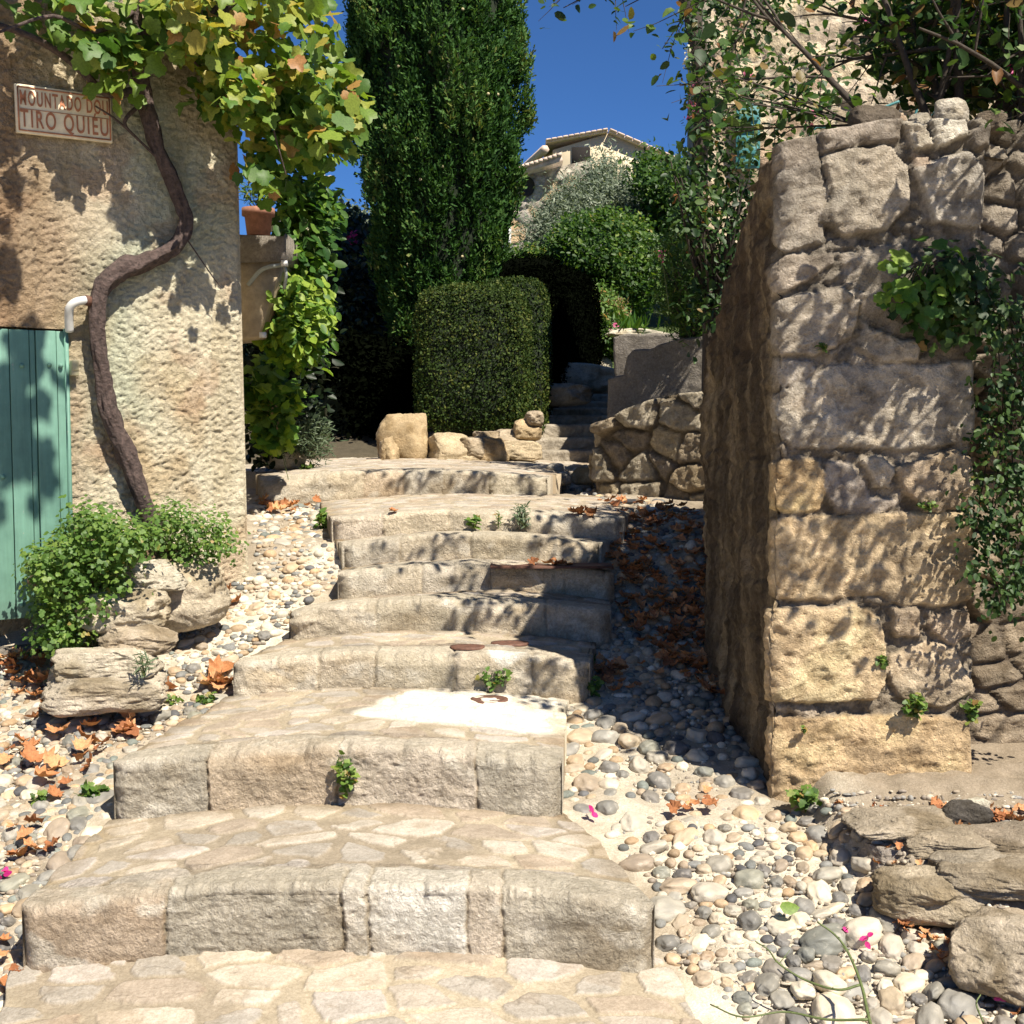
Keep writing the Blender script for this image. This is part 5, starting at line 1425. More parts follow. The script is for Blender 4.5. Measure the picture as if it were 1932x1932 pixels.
# ---------------------------------------------------------------- loose crowns
def crown(name, poly, Y, dY, n, ls, label, cat, tpl, mat, seed, per=12, sp=.10, trunk=None, core=None, upv=None, rsh=.5, nor=(.2, -.5, .8), tilt=.8, bias=0, twig=True, group=None):
    """leaf clumps spread through the volume behind a picture outline, at its own distance and depth"""
    r = np.random.RandomState(seed); q = in_poly(n // per, poly, seed)
    sd = sdpoly(q[:, 0], q[:, 1], poly); mx = sd.max(); dep = dY * np.sqrt(np.clip(1 - (1 - sd / mx) ** 2, 0, 1))
    Yq = Y - dep * (r.rand(len(q)) * 1.25 - .25)
    c = rays(q, Yq); nz = fbm(c[:, 0] / (sp * 5), c[:, 1] / (sp * 5), c[:, 2] / (sp * 5), 3, seed)
    keepc = nz > -.32; c = c[keepc]; nz = nz[keepc]
    p = clusters(c, per, sp, seed + 1)
    lo = c[:, 2].min(); b = np.array([np.median(c[:, 0]), Y, min(lo, float(zg(np.median(c[:, 0]), Y)))])
    t = empty(name, b, label, cat, group)
    rn = np.clip(.4 + rsh * np.repeat(nz, per) + .25 * r.normal(size=len(p)) + bias, 0, 1)
    leaves('crown', p, np.tile(nor, (len(p), 1)), ls, tpl, mat, t, tilt, upv, .7, rn, seed + 2)
    segs_ = []
    top = c[:, 2].max(); fork = np.array([b[0], Y, lo + (top - lo) * .15])
    if twig:
        for k in range(min(60, len(c))):
            e = c[(k * 37) % len(c)]; segs_.append((np.array([fork, fork * .45 + e * .55 + r.normal(size=3) * .05, e]), [.03 * (top - lo) / 2, .010, .004]))
        segs_.append((np.array([b, fork]), [.06, .05]))
        twigs('trunk', segs_, 'darkbark', t, 5)
    if core:
        cen = rays(np.array([[np.mean([a for a, b_ in core]), np.mean([b_ for a, b_ in core])]]), [Y + dY * .1])[0]
        V, Fc = ICO[4]
        w = (max(a for a, b_ in core) - min(a for a, b_ in core)) / 2; h = (max(b_ for a, b_ in core) - min(b_ for a, b_ in core)) / 2
        W = V * np.array([pxm(w, Y), dY * .45, pxm(h, Y)]); W *= (1 + .25 * fbm(V[:, 0] * 2, V[:, 1] * 2, V[:, 2] * 2, 3, seed))[:, None]
        mesh_np('inner_growth', W + cen, None, Fc, M['core'], t)
    return t
# dark mass left of the cypress (deep shade under trees)
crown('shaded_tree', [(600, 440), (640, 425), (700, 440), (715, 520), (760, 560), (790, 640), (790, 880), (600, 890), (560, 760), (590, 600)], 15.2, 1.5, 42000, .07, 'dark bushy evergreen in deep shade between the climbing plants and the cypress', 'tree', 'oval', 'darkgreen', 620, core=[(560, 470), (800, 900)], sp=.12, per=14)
crown('sunlit_bush', [(560, 430), (600, 405), (660, 400), (700, 415), (720, 450), (700, 470), (600, 470)], 16.0, .9, 6000, .06, 'pale green bush top catching the sun, just above the dark recess left of the cypress', 'bush', 'oval', 'olive', 622, sp=.09)
rr_ = P(665, 453, 14.6)
t = empty('dark_rose', rr_ - [0, 0, .05], 'dark red rose bloom at the top of the shaded tree', 'flower')
leaves('petals', clusters(np.array([rr_]), 26, .035, 5), np.tile([0, -1, .3], (26, 1)), .06, 'oval', 'petal', t, .9, None, 1, None, 6)
crown('shade_toned_shrub', [(598, 690), (660, 640), (790, 660), (792, 868), (730, 872), (600, 876)], 12.5, .5, 9000, .055, 'low shrub coloured near-black for deep shade, filling the recess left of the hedge border stones', 'bush', 'oval', 'shade_black', 625, core=[(585, 690), (800, 900)], sp=.07, twig=False)  # faces the sun; its shade is put into the leaf colour
# dark low wall in the recess
def dark_wall():
    a = P(560, 868, 13.8); b = P(735, 868, 13.4)
    plan_wall('garden_wall', [(a[0] - .5, a[1] + .1), (a[0], a[1]), (b[0], b[1]), (b[0] + .2, b[1] + .6)], [(0, P(600, 775, 13.6)[2]), (1.5, P(650, 770, 13.6)[2]), (2.5, P(730, 785, 13.6)[2])], 1.0, .02, 'rubble', rub_h(630, .2, .05), rub_c(630, .2, pal_y, (.2, .17, .13)),
              label='low stone garden wall in the dark recess left of the hedge', cat='wall')
dark_wall()
# olive tree
crown('olive_tree', [(1000, 470), (1012, 420), (1060, 378), (1115, 340), (1142, 298), (1160, 338), (1230, 360), (1300, 395), (1310, 440), (1280, 500), (1200, 520), (1100, 500), (1040, 470), (990, 490)], 21.5, 2.2, 64000, .085, 'silvery olive tree below the distant yellow house', 'tree', 'narrow', 'olive', 640, per=16, sp=.16, core=[(1040, 370), (1260, 480)], bias=.05, nor=(.3, -.4, .6))
crown('oak_tree', [(1200, 330), (1218, 285), (1240, 300), (1300, 320), (1345, 380), (1340, 520), (1290, 560), (1250, 480), (1230, 390)], 19.5, 1.2, 17000, .07, 'dark broad-leaved tree to the right of the olive tree', 'tree', 'oval', 'bush', 646, core=[(1240, 380), (1340, 560)], sp=.11, bias=-.15)
crown('round_bush', [(1040, 450), (1080, 418), (1150, 405), (1215, 430), (1245, 480), (1240, 550), (1200, 590), (1120, 575), (1060, 540)], 17.0, 1.3, 30000, .055, 'dense rounded bright green bush in front of the olive tree', 'bush', 'oval', 'bush', 650, core=[(1070, 445), (1225, 565)], sp=.07, bias=-.12)
crown('background_hedge', [(930, 490), (1000, 478), (1070, 480), (1060, 560), (940, 545)], 17.5, .7, 8000, .05, 'mid green growth seen over the clipped hedge at the foot of the cypress', 'bush', 'oval', 'bush', 655, sp=.08, core=[(950, 500), (1060, 560)], bias=-.1)
crown('garden_herbs', [(1098, 555), (1150, 540), (1175, 590), (1160, 650), (1120, 670), (1100, 700)], 16.0, .9, 9000, .05, 'mixed green herbs on the sunny bank right of the dark hedge', 'plant', 'oval', 'herb', 660, sp=.06, twig=False)
crown('dry_flowers', [(1105, 570), (1150, 560), (1180, 590), (1150, 640), (1110, 640)], 15.7, .5, 2600, .05, 'reddish-brown dried flower stalks on the sunny bank', 'plant', 'narrow', 'dryplant', 663, sp=.06, twig=False, upv=(0, 0, 1))
crown('garden_shrub', [(1130, 610), (1170, 600), (1180, 640), (1160, 675), (1125, 665)], 15.4, .5, 3000, .045, 'small dark green shrub on the bank, just left of the far parapet', 'bush', 'oval', 'bush', 666, sp=.05, bias=-.2, twig=False)
crown('valerian_bush', [(1250, 480), (1275, 440), (1320, 450), (1350, 520), (1345, 620), (1290, 635), (1258, 600), (1245, 540)], 9.2, .5, 7500, .045, 'leafy green valerian bush above the concrete parapet, left of the pier flank', 'bush', 'narrow', 'bush', 670, core=[(1275, 500), (1350, 640)], sp=.05, bias=-.1, upv=(0, 0, 1))
crown('garden_tree', [(1255, 300), (1300, 300), (1345, 390), (1415, 310), (1425, 400), (1400, 500), (1370, 600), (1335, 630), (1300, 480), (1270, 380)], 8.3, .6, 1500, .05, 'leafy shrub between the oak and the top of the pier flank, hanging over the wall', 'bush', 'oval', 'ivy', 673, sp=.07, per=9, upv=(0, 0, -1), bias=-.1)  # darker leaf material chosen to stand in for shade under the canopy
t = empty('iris_clump', P(1190, 628, 15.0), 'clump of pale green strap-leaved iris in the sun beside the far parapet', 'plant')
r = np.random.RandomState(9); b = P(1188, 626, 15.0)
pts_ = b + r.normal(size=(60, 3)) * [.13, .08, .03]
leaves('foliage', pts_, r.normal(size=(60, 3)) * [1, 1, .2], .22, 'needle', 'wisteria', t, .3, (0, 0, 1), .42, .2 + .5 * r.rand(60), 10, asp=1.3)
# planting ground and rocks behind the parapet, bank
for k, (x, y, Y, d, c, lb) in enumerate([(1115, 690, 15.2, (.45, .4, .28), (.42, .38, .30), 'grey garden rock at the top left of the upper steps'), (1140, 668, 15.5, (.30, .3, .22), (.46, .42, .36), 'pale garden rock on the bank beside the far parapet'), (1200, 632, 15.2, (.9, .5, .14), (.62, .56, .45), 'whitish ledge stone under the iris clump'), (1128, 712, 14.9, (.5, .3, .1), (.46, .38, .28), 'flat tan stone at the head of the upper steps'), (1040, 745, 12.6, (.35, .8, .22), (.38, .33, .26), 'dark rough edging rock at the foot of the dark hedge'), (1082, 712, 13.8, (.35, .9, .3), (.40, .36, .29), 'upper edging rock along the left of the narrow steps')]):
    rock('garden_rock', P(x, y, Y), d, .3 * k, c, 680 + k, 5, 3.2, .2, .06, lb, 'rock', 'rocks in the terraced garden')
# pink valerian heads
def flowers(name, spots, Y, size, n, mat, label, seed, group=None):
    b = P(*spots[0][:2], Y); t = empty(name, b - [0, 0, .05], label, 'flower', group)
    c = np.array([P(x, y, Y) for x, y in spots]); p = clusters(c, n, size * .9, seed)
    leaves('petals', p, np.tile([0, -1, .4], (len(p), 1)), size, 'oval', mat, t, .9, None, 1, None, seed)
    twigs('stem', [(np.array([q, q + [.03, .05, -.12], q + [.07, .1, -.35]]), [.003, .003, .003]) for q in c], 'stem', t, 4)
flowers('valerian', [(1300, 170), (1302, 196), (1303, 222), (1318, 212), (1310, 160)], 8.9, .022, 16, 'pink', 'pink valerian heads against the blue sky at the ivy-clad corner', 700)
flowers('valerian', [(1298, 92), (1296, 118), (1306, 104)], 8.9, .02, 14, 'cream_flower', 'creamy spent flower heads above the pink valerian', 701)
flowers('valerian', [(1327, 440)], 8.2, .02, 16, 'pink', 'pink valerian head near the upper left of the pier flank', 702)
flowers('valerian', [(1247, 480)], 8.4, .02, 14, 'pink', 'pink valerian head at the left edge of the valerian bush', 703)
flowers('valerian', [(1160, 618)], 15.0, .04, 16, 'pink', 'pink flower low beside the iris clump', 704)
flowers('valerian', [(1532, 224), (1410, 140)], 6.5, .018, 14, 'pink', 'pink valerian heads in front of the stone house wall', 705)

# ---------------------------------------------------------------- far houses
Yf = 45.0
fh = empty('yellow_house', (P(1150, 400, Yf)[0], Yf + 5, 7.2), 'distant pale yellow house with low tiled gable and one window, high above the olive tree', 'house')
yel = plain_mat('yellow_render', (.60, .50, .34), .9, .08, .5, .1, .01)
gl, gr_ = P(1043, 290, Yf), P(1400, 430, Yf); ap = P(1147, 252, Yf); zb = 6.5
el_ = P(1043, 283, Yf); 
wallV = [(el_[0], Yf, zb), (gr_[0], Yf, zb), (gr_[0], Yf, P(1360, 345, Yf)[2]), (ap[0], Yf, ap[2]), (el_[0], Yf, el_[2])]
bk = [(x + 0 * Yf, y + 14, z) for x, y, z in wallV]
V = np.array(wallV + bk); fcs = [(0, 1, 2, 3, 4), (9, 8, 7, 6, 5)] + [(k, k + 5, (k + 1) % 5 + 5, (k + 1) % 5) for k in range(5)]
mesh_np('wall', V, None, None, yel, fh, polys=fcs, smooth=False)
tile = plain_mat('pale_roof_tile', (.56, .43, .34), .85, .35, 6, .5, .03)
mb = MB()
def roof_slab(p, q, over, mb, rolls):
    p = np.array(p); q = np.array(q); d = nrm(q - p); L = np.linalg.norm(q - p); n_ = np.array([-d[2], 0, d[0]]); n_ = n_ if n_[2] > 0 else -n_
    c = (p + q) / 2 + n_ * .06 + np.array([0, 6.9, 0]); mb.box(c, (L + over, 14.2, .10), ax=[d, [0, 1, 0], n_])
    for k in range(rolls):
        t_0 = p + d * (L * (k + .5) / rolls) + n_ * .11 + np.array([0, -.15, 0]); mb.box(t_0 + np.array([0, .1, 0]), (L / rolls * .93, .5, .07), ax=[d, [0, 1, 0], n_])
e0 = np.array([P(1030, 279, Yf)[0], Yf, P(1030, 273, Yf)[2]]); e1 = np.array([ap[0], Yf, ap[2]]); e2 = np.array([P(1380, 352, Yf)[0], Yf, P(1380, 352, Yf)[2]])
roof_slab(e0, e1, .0, mb, 11); roof_slab(e1, e2, .0, mb, 16)
mb.build('roof', tile, fh, smooth=False, bevel=.03)
mb = MB(); wc = P(1096, 292, Yf); mb.box((wc[0], Yf - .03, wc[2] - .2), (pxm(34, Yf), .08, .9)); mb.build('window', plain_mat('dark_shutter', (.012, .009, .008), 1.0), fh, smooth=False)
# side wing with steep eave running down to the left
mb = MB()
el2 = P(1033, 283, Yf); far_ = P(975, 332, Yf + 12)
sd_ = np.array([(P(1043, 280, Yf)[0], Yf + .01, 6.5), (far_[0], Yf + 12, 6.5), (far_[0], Yf + 12, far_[2]), (P(1043, 280, Yf)[0], Yf + .01, el2[2] - .05)])
V = np.vstack([sd_, sd_ + np.array([2.5, 1.5, 0])])
mesh_np('side_wing', V, None, None, plain_mat('shaded_render', (.42, .30, .22), .9, .15, 1), fh, polys=[(0, 1, 2, 3), (7, 6, 5, 4), (2, 3, 7, 6), (1, 2, 6, 5)], smooth=False)
mb = MB(); a_, b_ = P(1028, 282, Yf - .2), P(970, 334, Yf + 12)
mb.tube([a_, b_], .16, 6); mb.build('eave', tile, fh)
# old stone house, left of the olive tree
Ys = 27.0
sh_ = empty('old_stone_house', (P(975, 500, Ys)[0], Ys + 3, 4.5), 'old rubble stone house with tiled eave and round hole, between cypress and olive tree', 'house')
sx0, sx1 = P(880, 400, Ys)[0], P(1115, 400, Ys)[0]; sz0, sz1 = 4.0, P(960, 341, Ys)[2]; sz2 = P(1110, 300, Ys)[2]
S_, Z_ = np.meshgrid(np.arange(sx0, sx1, .03), np.arange(sz0, 1, .03) if False else np.linspace(0, 1, 110))
zt2 = np.interp(S_, [P(960, 0, Ys)[0], P(1030, 0, Ys)[0], sx1], [sz1, P(1030, 322, Ys)[2], sz2])
Z_ = sz0 + (zt2 - sz0) * Z_
hf_ = rub_h(710, .34, .06); cf_ = rub_c(710, .34, [(.50, .44, .36), (.58, .52, .42), (.55, .40, .24), (.42, .38, .33)], (.42, .38, .32))
h = hf_(S_, Z_); C = cf_(S_, Z_, h)
grid_obj('wall', np.stack([S_, Ys - h, Z_], -1), M['farstone'], sh_, C)
mb = MB(); mb.box(((sx0 + sx1) / 2, Ys + 2.6, (sz0 + sz1) / 2 - .3), (sx1 - sx0, 5, sz1 - sz0 - .6)); mb.build('rear_wall', M['farstone'], sh_, smooth=False)
mb = MB(); p0, p1 = P(940, 347, Ys - .2), P(1060, 309, Ys - .2); d_ = nrm(p1 - p0); nn_ = np.array([-d_[2], 0, d_[0]])
mb.box((p0 + p1) / 2 + [0, 2.6, .08], (np.linalg.norm(p1 - p0), 5.6, .12), ax=[d_, [0, 1, 0], nn_])
for k in range(14): mb.box(p0 + (p1 - p0) * (k + .5) / 14 + nn_ * .07 + [0, 2.5, .08], (.11, 5.6, .06), ax=[d_, [0, 1, 0], nn_])
mb.build('roof', tile, sh_, smooth=False)
hc = P(994, 351, Ys - .12); th = np.linspace(0, 2 * math.pi, 20, endpoint=False)
V = np.vstack([np.stack([hc[0] + .17 * np.cos(th), np.full(20, hc[1]), hc[2] + .2 * np.sin(th)], -1), np.stack([hc[0] + .17 * np.cos(th), np.full(20, hc[1] + .3), hc[2] + .2 * np.sin(th)], -1)])
mesh_np('round_vent', V, None, None, plain_mat('black_vent', (.02, .018, .015), .9), sh_, polys=[tuple(range(20))] + [(k, (k + 1) % 20, (k + 1) % 20 + 20, k + 20) for k in range(20)], smooth=False)
mb = MB(); mb.tube([P(961, 415, Ys - .15), P(961, 490, Ys - .15)], .04, 8); mb.build('drainpipe', M['white_plastic'], sh_)
# tv antenna left, far roof under it
at = empty('tv_antenna', P(612, 430, 30), 'thin television aerial against the sky between the climber and the cypress', 'antenna')
mb = MB(); mb.tube([P(612, 440, 30), P(612, 310, 30)], .022, 5)
for y, w in ((325, 16), (334, 13), (343, 10), (352, 8)): mb.tube([P(612 - w, y + 3, 30), P(612 + w, y - 3, 30)], .012, 4)
mb.build('mast', plain_mat('grey_metal', (.35, .35, .36), .5), at)
fr = empty('far_cottage', (P(620, 440, 30)[0], 32, 4.5), 'far cottage whose pale roof edge just shows above the bush, under the aerial', 'house')
mb = MB(); mb.box((P(640, 440, 30)[0], 32.5, 4.9), (3.2, 5, 2.2)); mb.build('wall', M['farstone'] if False else yel, fr, smooth=False)
mb = MB(); mb.box((P(640, 440, 30)[0], 32.3, P(640, 424, 30)[2] + .02), (3.5, 5.4, .14)); mb.build('roof', tile, fr, smooth=False)

# ---------------------------------------------------------------- ivy-clad stone house on the right
Yr = 10.6
rh = empty('ivy_stone_house', (P(1500, 400, Yr)[0], Yr + 2, 1.8), 'golden rubble stone house with turquoise shutter and ironwork, half hidden by leaves', 'house')
x0_, x1_ = P(1337, 150, Yr)[0], P(2080, 200, Yr)[0]; z0_, z1_ = 1.6, 5.35
S_, Z_ = np.meshgrid(np.arange(x0_, x1_, .022), np.arange(z0_, z1_, .022))
hf_ = rub_h(720, .30, .05)
wx_ = S_ + .03 * fbm(S_ * 6, Z_ * 6, None, 2, 720); wz_ = Z_ + .03 * fbm(S_ * 6 + 4, Z_ * 6, None, 2, 721)
h = hf_(S_, Z_); C = rub_c(720, .30, [(.60, .47, .29), (.52, .42, .29), (.64, .53, .36), (.48, .35, .24), (.56, .46, .34)], (.52, .45, .34))(S_, Z_, h)
grid_obj('wall', np.stack([S_, Yr - h * .8, Z_], -1), M['farstone'], rh, C)
mb = MB(); mb.box(((x0_ + x1_) / 2 + .02, Yr + .80, (z0_ + z1_) / 2), (x1_ - x0_ - .04, 1.5, z1_ - z0_ - .1)); mb.build('side_wall', M['farstone'] if False else m_, rh, smooth=False)
def shutter(x, y0, y1, w):
    mb = MB(); a = P(x, y0, Yr - .1); b = P(x, y1, Yr - .1); W_ = pxm(w, Yr)
    mb.box((a[0], Yr - .10, (a[2] + b[2]) / 2), (W_, .035, a[2] - b[2]))
    for k in range(int((a[2] - b[2]) / .09)): mb.box((a[0], Yr - .125, b[2] + .05 + k * .09), (W_ * .8, .02, .06))
    mb.build('shutter', M['turq'], rh, smooth=False, bevel=.004)
shutter(1412, 196, 318, 44); shutter(1905, 40, 150, 40)
mb = MB(); wx0 = P(1500, 0, Yr)[0]; wzz = P(1500, 210, Yr)[2]
# scrolled grille
def scroll(pts, r_=.012):
    pp, rr = smooth_path([P(x, y, Yr - .16) for x, y in pts], [r_] * len(pts), 7); mb.tube(pp, rr, 6)
scroll([(1528, 300), (1527, 262), (1530, 248), (1545, 240), (1562, 243), (1575, 262), (1580, 300)])
scroll([(1575, 300), (1580, 270), (1600, 240)]); scroll([(1641, 240), (1625, 250), (1622, 275), (1634, 295)])
scroll([(1681, 205), (1684, 240), (1680, 290)]); scroll([(1731, 200), (1727, 225), (1735, 245), (1737, 200)]); scroll([(1745, 290), (1738, 262), (1752, 230), (1768, 205)])
scroll([(1505, 300), (1780, 285)], .014); scroll([(1600, 215), (1640, 212), (1700, 190)])
mb.build('iron_grille', M['turq'], rh)
# ivy on its corner
crown('corner_ivy', [(1300, -40), (1500, -40), (1480, 40), (1400, 90), (1380, 160), (1420, 260), (1400, 330), (1340, 420), (1318, 420), (1316, 330), (1300, 255), (1308, 180), (1310, 100)], 8.6, .5, 1900, .046, 'dark round-leaved climber covering the left corner of the stone house', 'climber', 'oval', 'ivy', 730, per=7, sp=.07, upv=(0, 0, -1), twig=False)
crown('climber_fringe', [(1400, 120), (1500, 60), (1600, 120), (1560, 240), (1480, 280), (1420, 260)], 8.2, .4, 500, .046, 'sparse leafy sprays in front of the stone house wall', 'climber', 'oval', 'ivy', 733, per=6, sp=.06, upv=(0, 0, -1), twig=False)
pp, rr = smooth_path([P(1322, 420, 9.0), P(1320, 300, 9.0), P(1326, 200, 9.0), P(1318, 100, 9.0), P(1300, 0, 9.0), P(1292, -60, 9.0)], [.05, .06, .055, .06, .065, .06], 8)
V, Fc = tube_geo(pp, rr, 12, True, .3, 5); o = mesh_np('climbing_stem', V, None, None, M['darkbark'], None, polys=Fc); tag(o, 'dark upright climber trunk at the sky-side corner of the stone house', 'climber')

# ---------------------------------------------------------------- ledge with pot and climber beyond the vine house
Yl = 7.1
lx0, lx1 = P(455, 470, Yl)[0], P(540, 470, Yl)[0]; lz1, lz0 = P(500, 442, Yl)[2], P(500, 490, Yl)[2]
bal = empty('stone_ledge', ((lx0 + lx1) / 2, Yl + .2, P(480, 635, Yl)[2]), 'pale concrete corbelled ledge carrying a flower pot, just beyond the vine house', 'ledge')
def prism(poly, Y0, Y1, name, mat, parent):
    a = [P(x, y, Y0) for x, y in poly]; V = np.array(a + [p + np.array([0, Y1 - Y0, 0]) for p in a]); n = len(poly)
    return mesh_np(name, V, None, None, mat, parent, polys=[tuple(range(n)), tuple(range(2 * n - 1, n - 1, -1))] + [(k, k + n, (k + 1) % n + n, (k + 1) % n) for k in range(n)], smooth=False)
prism([(440, 442), (534, 446), (539, 440), (538, 492), (440, 494)], Yl, Yl + .6, 'slab', M['concrete'], bal)
prism([(430, 494), (533, 492), (521, 531), (486, 634), (430, 640)], Yl + .05, Yl + .45, 'corbel', plain_mat('stained_render', (.34, .27, .17), .9, .3, 20, .6, .01), bal)
mb = MB()
pp, rr = smooth_path([P(468, 538, Yl - .02), P(490, 512, Yl - .05), P(510, 503, Yl - .06), P(530, 500, Yl - .04), P(536, 494, Yl - .02)], [.012] * 5, 5); mb.tube(pp, rr, 6)
pp, rr = smooth_path([P(536, 500, Yl - .02), P(540, 520, Yl - .03), P(536, 545, Yl)], [.01] * 3, 5); mb.tube(pp, rr, 6)
mb.build('cable', M['cable'], bal)
mb = MB(); mb.box(P(537, 497, Yl - .06), (.035, .03, .03)); mb.box(P(496, 632, Yl - .02), (.035, .03, .03)); mb.build('cable_clip', M['white_plastic'], bal, smooth=False)
pot = empty('flower_pot', P(488, 442, Yl + .12), 'weathered terracotta flower pot standing on the concrete ledge', 'flower pot')
b = P(488, 444, Yl + .14); k_ = pxm(1, Yl)
prof = [(0, 0), (22 * k_, 0), (26 * k_, 36 * k_), (31 * k_, 36 * k_), (31 * k_, 50 * k_), (27 * k_, 50 * k_), (26 * k_, 44 * k_), (0, 44 * k_)]
th = np.linspace(0, 2 * math.pi, 28, endpoint=False)
V = np.array([[b[0] + r_ * math.cos(a), b[1] + r_ * math.sin(a), b[2] + z_] for r_, z_ in prof for a in th])
mesh_np('pot', V, gridq(28, len(prof)), None, M['terracotta'], pot) 
V2 = []
mb = MB(); mb.add(V, [(i * 28 + 27, i * 28, (i + 1) * 28, (i + 1) * 28 + 27) for i in range(len(prof) - 1)]); mb.build('pot_rim', M['terracotta'], pot)
weed('pot_plant', 488, 395, Yl + .14, 100, 70, 300, .045, 'green leafy plant growing in the terracotta pot', 'plant', 'narrow', 'bush', 741, base=b + [0, 0, 46 * k_])
cb = crown
crown('wisteria', [(505, 530), (530, 510), (585, 525), (608, 580), (600, 650), (580, 675), (540, 670), (505, 640)], 7.6, .4, 1700, .066, 'bright yellow-green leafy climber below the ledge, in full sun', 'climber', 'oval', 'wisteria', 745, per=8, sp=.05, twig=False, upv=(.3, 0, -1), bias=.3, nor=(.3, -.6, .7), tilt=.5)
crown('wisteria', [(530, 330), (585, 325), (615, 400), (608, 440), (595, 520), (560, 530), (530, 460), (545, 400)], 7.9, .5, 2000, .068, 'deep green climber foliage behind and above the flower pot', 'climber', 'oval', 'wisteria', 748, per=8, sp=.06, twig=False, upv=(.3, 0, -1), bias=-.1, nor=(.3, -.6, .7), tilt=.55)
crown('wisteria', [(540, 180), (610, 180), (660, 200), (630, 250), (615, 290), (595, 330), (560, 340), (530, 280)], 7.8, .5, 1100, .066, 'yellow-green climber shoots behind the hanging vine leaves, against the sky', 'climber', 'oval', 'wisteria', 750, per=7, sp=.06, twig=False, upv=(.3, 0, -1), bias=.2)
crown('potato_vine', [(480, 690), (540, 690), (565, 760), (550, 800), (530, 840), (490, 830), (478, 760)], 8.0, .25, 620, .075, 'yellowish trailing plant hanging by the corner of the vine house', 'climber', 'ivy', 'wisteria', 752, per=7, sp=.04, twig=False, upv=(.1, 0, -1), bias=.2, tilt=.45)
crown('dark_climber', [(470, 470), (540, 540), (600, 520), (600, 760), (560, 800), (480, 880), (470, 700)], 9.0, .35, 3800, .07, 'dark shaded foliage against the wall behind the bright climbers', 'climber', 'oval', 'darkgreen', 754, per=9, sp=.07, twig=False)
crown('rosemary', [(500, 800), (540, 790), (590, 775), (605, 800), (615, 840), (600, 875), (570, 850), (530, 840), (500, 850)], 9.1, .25, 2600, .06, 'spiky grey-green rosemary spilling over the whitish boulder', 'plant', 'needle', 'rosemary', 756, per=12, sp=.035, twig=False, upv=(.5, -.2, .5))
flowers('pale_rose', [(580, 431)], 7.5, .03, 12, 'cream_flower', 'pale pink rose bloom beside the flower pot ledge', 757)
flowers('red_valerian', [(512, 770), (516, 800)], 7.8, .02, 14, 'dryplant', 'rusty red seed heads on the trailing plant by the house corner', 758)
# ---------------------------------------------------------------- pebbles
r = np.random.RandomState(77)
PEB = {'grey': [(.16, .165, .16), (.22, .22, .21), (.12, .12, .125), (.27, .27, .255), (.19, .21, .19)], 'tan': [(.42, .31, .20), (.46, .37, .26), (.38, .30, .22), (.48, .34, .21)], 'pale': [(.56, .50, .41), (.60, .56, .48), (.50, .46, .38), (.64, .58, .47)]}
HUE = {c: n for k, ns in (('grey', ['mid grey', 'light grey', 'dark grey', 'whitish grey', 'greenish grey']), ('tan', ['tan', 'sandy', 'brown', 'orange-tan']), ('pale', ['cream', 'whitish', 'beige', 'ivory'])) for c, n in zip(PEB[k], ns)}
def peb_mat(kind, col):
    m, t, b, o = nt('pebble_' + kind)
    oi = t.nodes.new('ShaderNodeObjectInfo')
    v = t.nodes.new('ShaderNodeTexCoord').outputs['Object']
    c = mixc(t, tuple(v_ * .70 + s_ * .18 for v_, s_ in zip(col, (.50, .44, .35))), ramp(t, noise(t, v, 1.4, 5, .6), [(.3, (.72, .72, .72)), (.7, (1.25, 1.22, 1.15))]), 1.0, 'MULTIPLY')
    c = mixc(t, c, ramp(t, oi.outputs['Random'], [(0, (.75, .75, .78)), (.5, (1, 1, 1)), (1, (1.25, 1.2, 1.1))]), 1.0, 'MULTIPLY')
    c = mixc(t, c, (.55, .50, .42), ramp(t, noise(t, v, 2.6, 5, .65, .5), [(.56, (0, 0, 0)), (.70, (.5, .5, .5))]))
    t.links.new(c, b.inputs['Base Color']); b.inputs['Roughness'].default_value = .62
    bump(t, b, noise(t, v, 9, 4), .12, .05)
    return m
PM, PMESH = {}, {}
for k, cols in PEB.items():
    PMESH[k] = []
    for i, c in enumerate(cols):
        m = peb_mat(k, c)
        for j in range(2):
            sd_ = 800 + 10 * i + j + len(k) * 100
            V, Fc = rock_geo((1, 1, 1), sd_, 4, 2.35, .24, .02, 2 if j else 4)
            me = mesh_np('pebble', V, None, Fc, m); bpy.data.objects.remove(me) if False else None
            PMESH[k].append((me.data, V, Fc, c)); 
            d_ = me.data; bpy.data.objects.remove(me)
regions = [  # picture outline, picture-size to ground size, density radius, bury
 ([(1240, 1680), (1130, 1560), (1066, 1510), (1062, 1420), (1066, 1330), (1110, 1280), (1180, 1300), (1260, 1360), (1380, 1400), (1460, 1470), (1480, 1500), (1620, 1540), (1640, 1600), (1700, 1740), (1830, 1790), (1960, 1950), (1440, 1950), (1330, 1860), (1250, 1800)], .070, 'right'),
 ([(-20, 1240), (60, 1260), (120, 1330), (300, 1345), (440, 1290), (420, 1340), (215, 1430), (210, 1530), (130, 1630), (60, 1700), (40, 1950), (-20, 1950)], .060, 'left'),
 ([(480, 935), (622, 935), (630, 1000), (650, 1060), (640, 1100), (560, 1150), (540, 1190), (450, 1240), (440, 1290), (300, 1320), (290, 1290), (340, 1180), (400, 1120), (482, 1090)], .050, 'up'),
 ([(1130, 950), (1240, 945), (1345, 975), (1370, 1160), (1460, 1470), (1380, 1420), (1200, 1340), (1120, 1270), (1150, 1190)], .055, 'shade'),
 ([(1030, 895), (1125, 890), (1200, 940), (1060, 945)], .055, 'ramp')]
cand = []
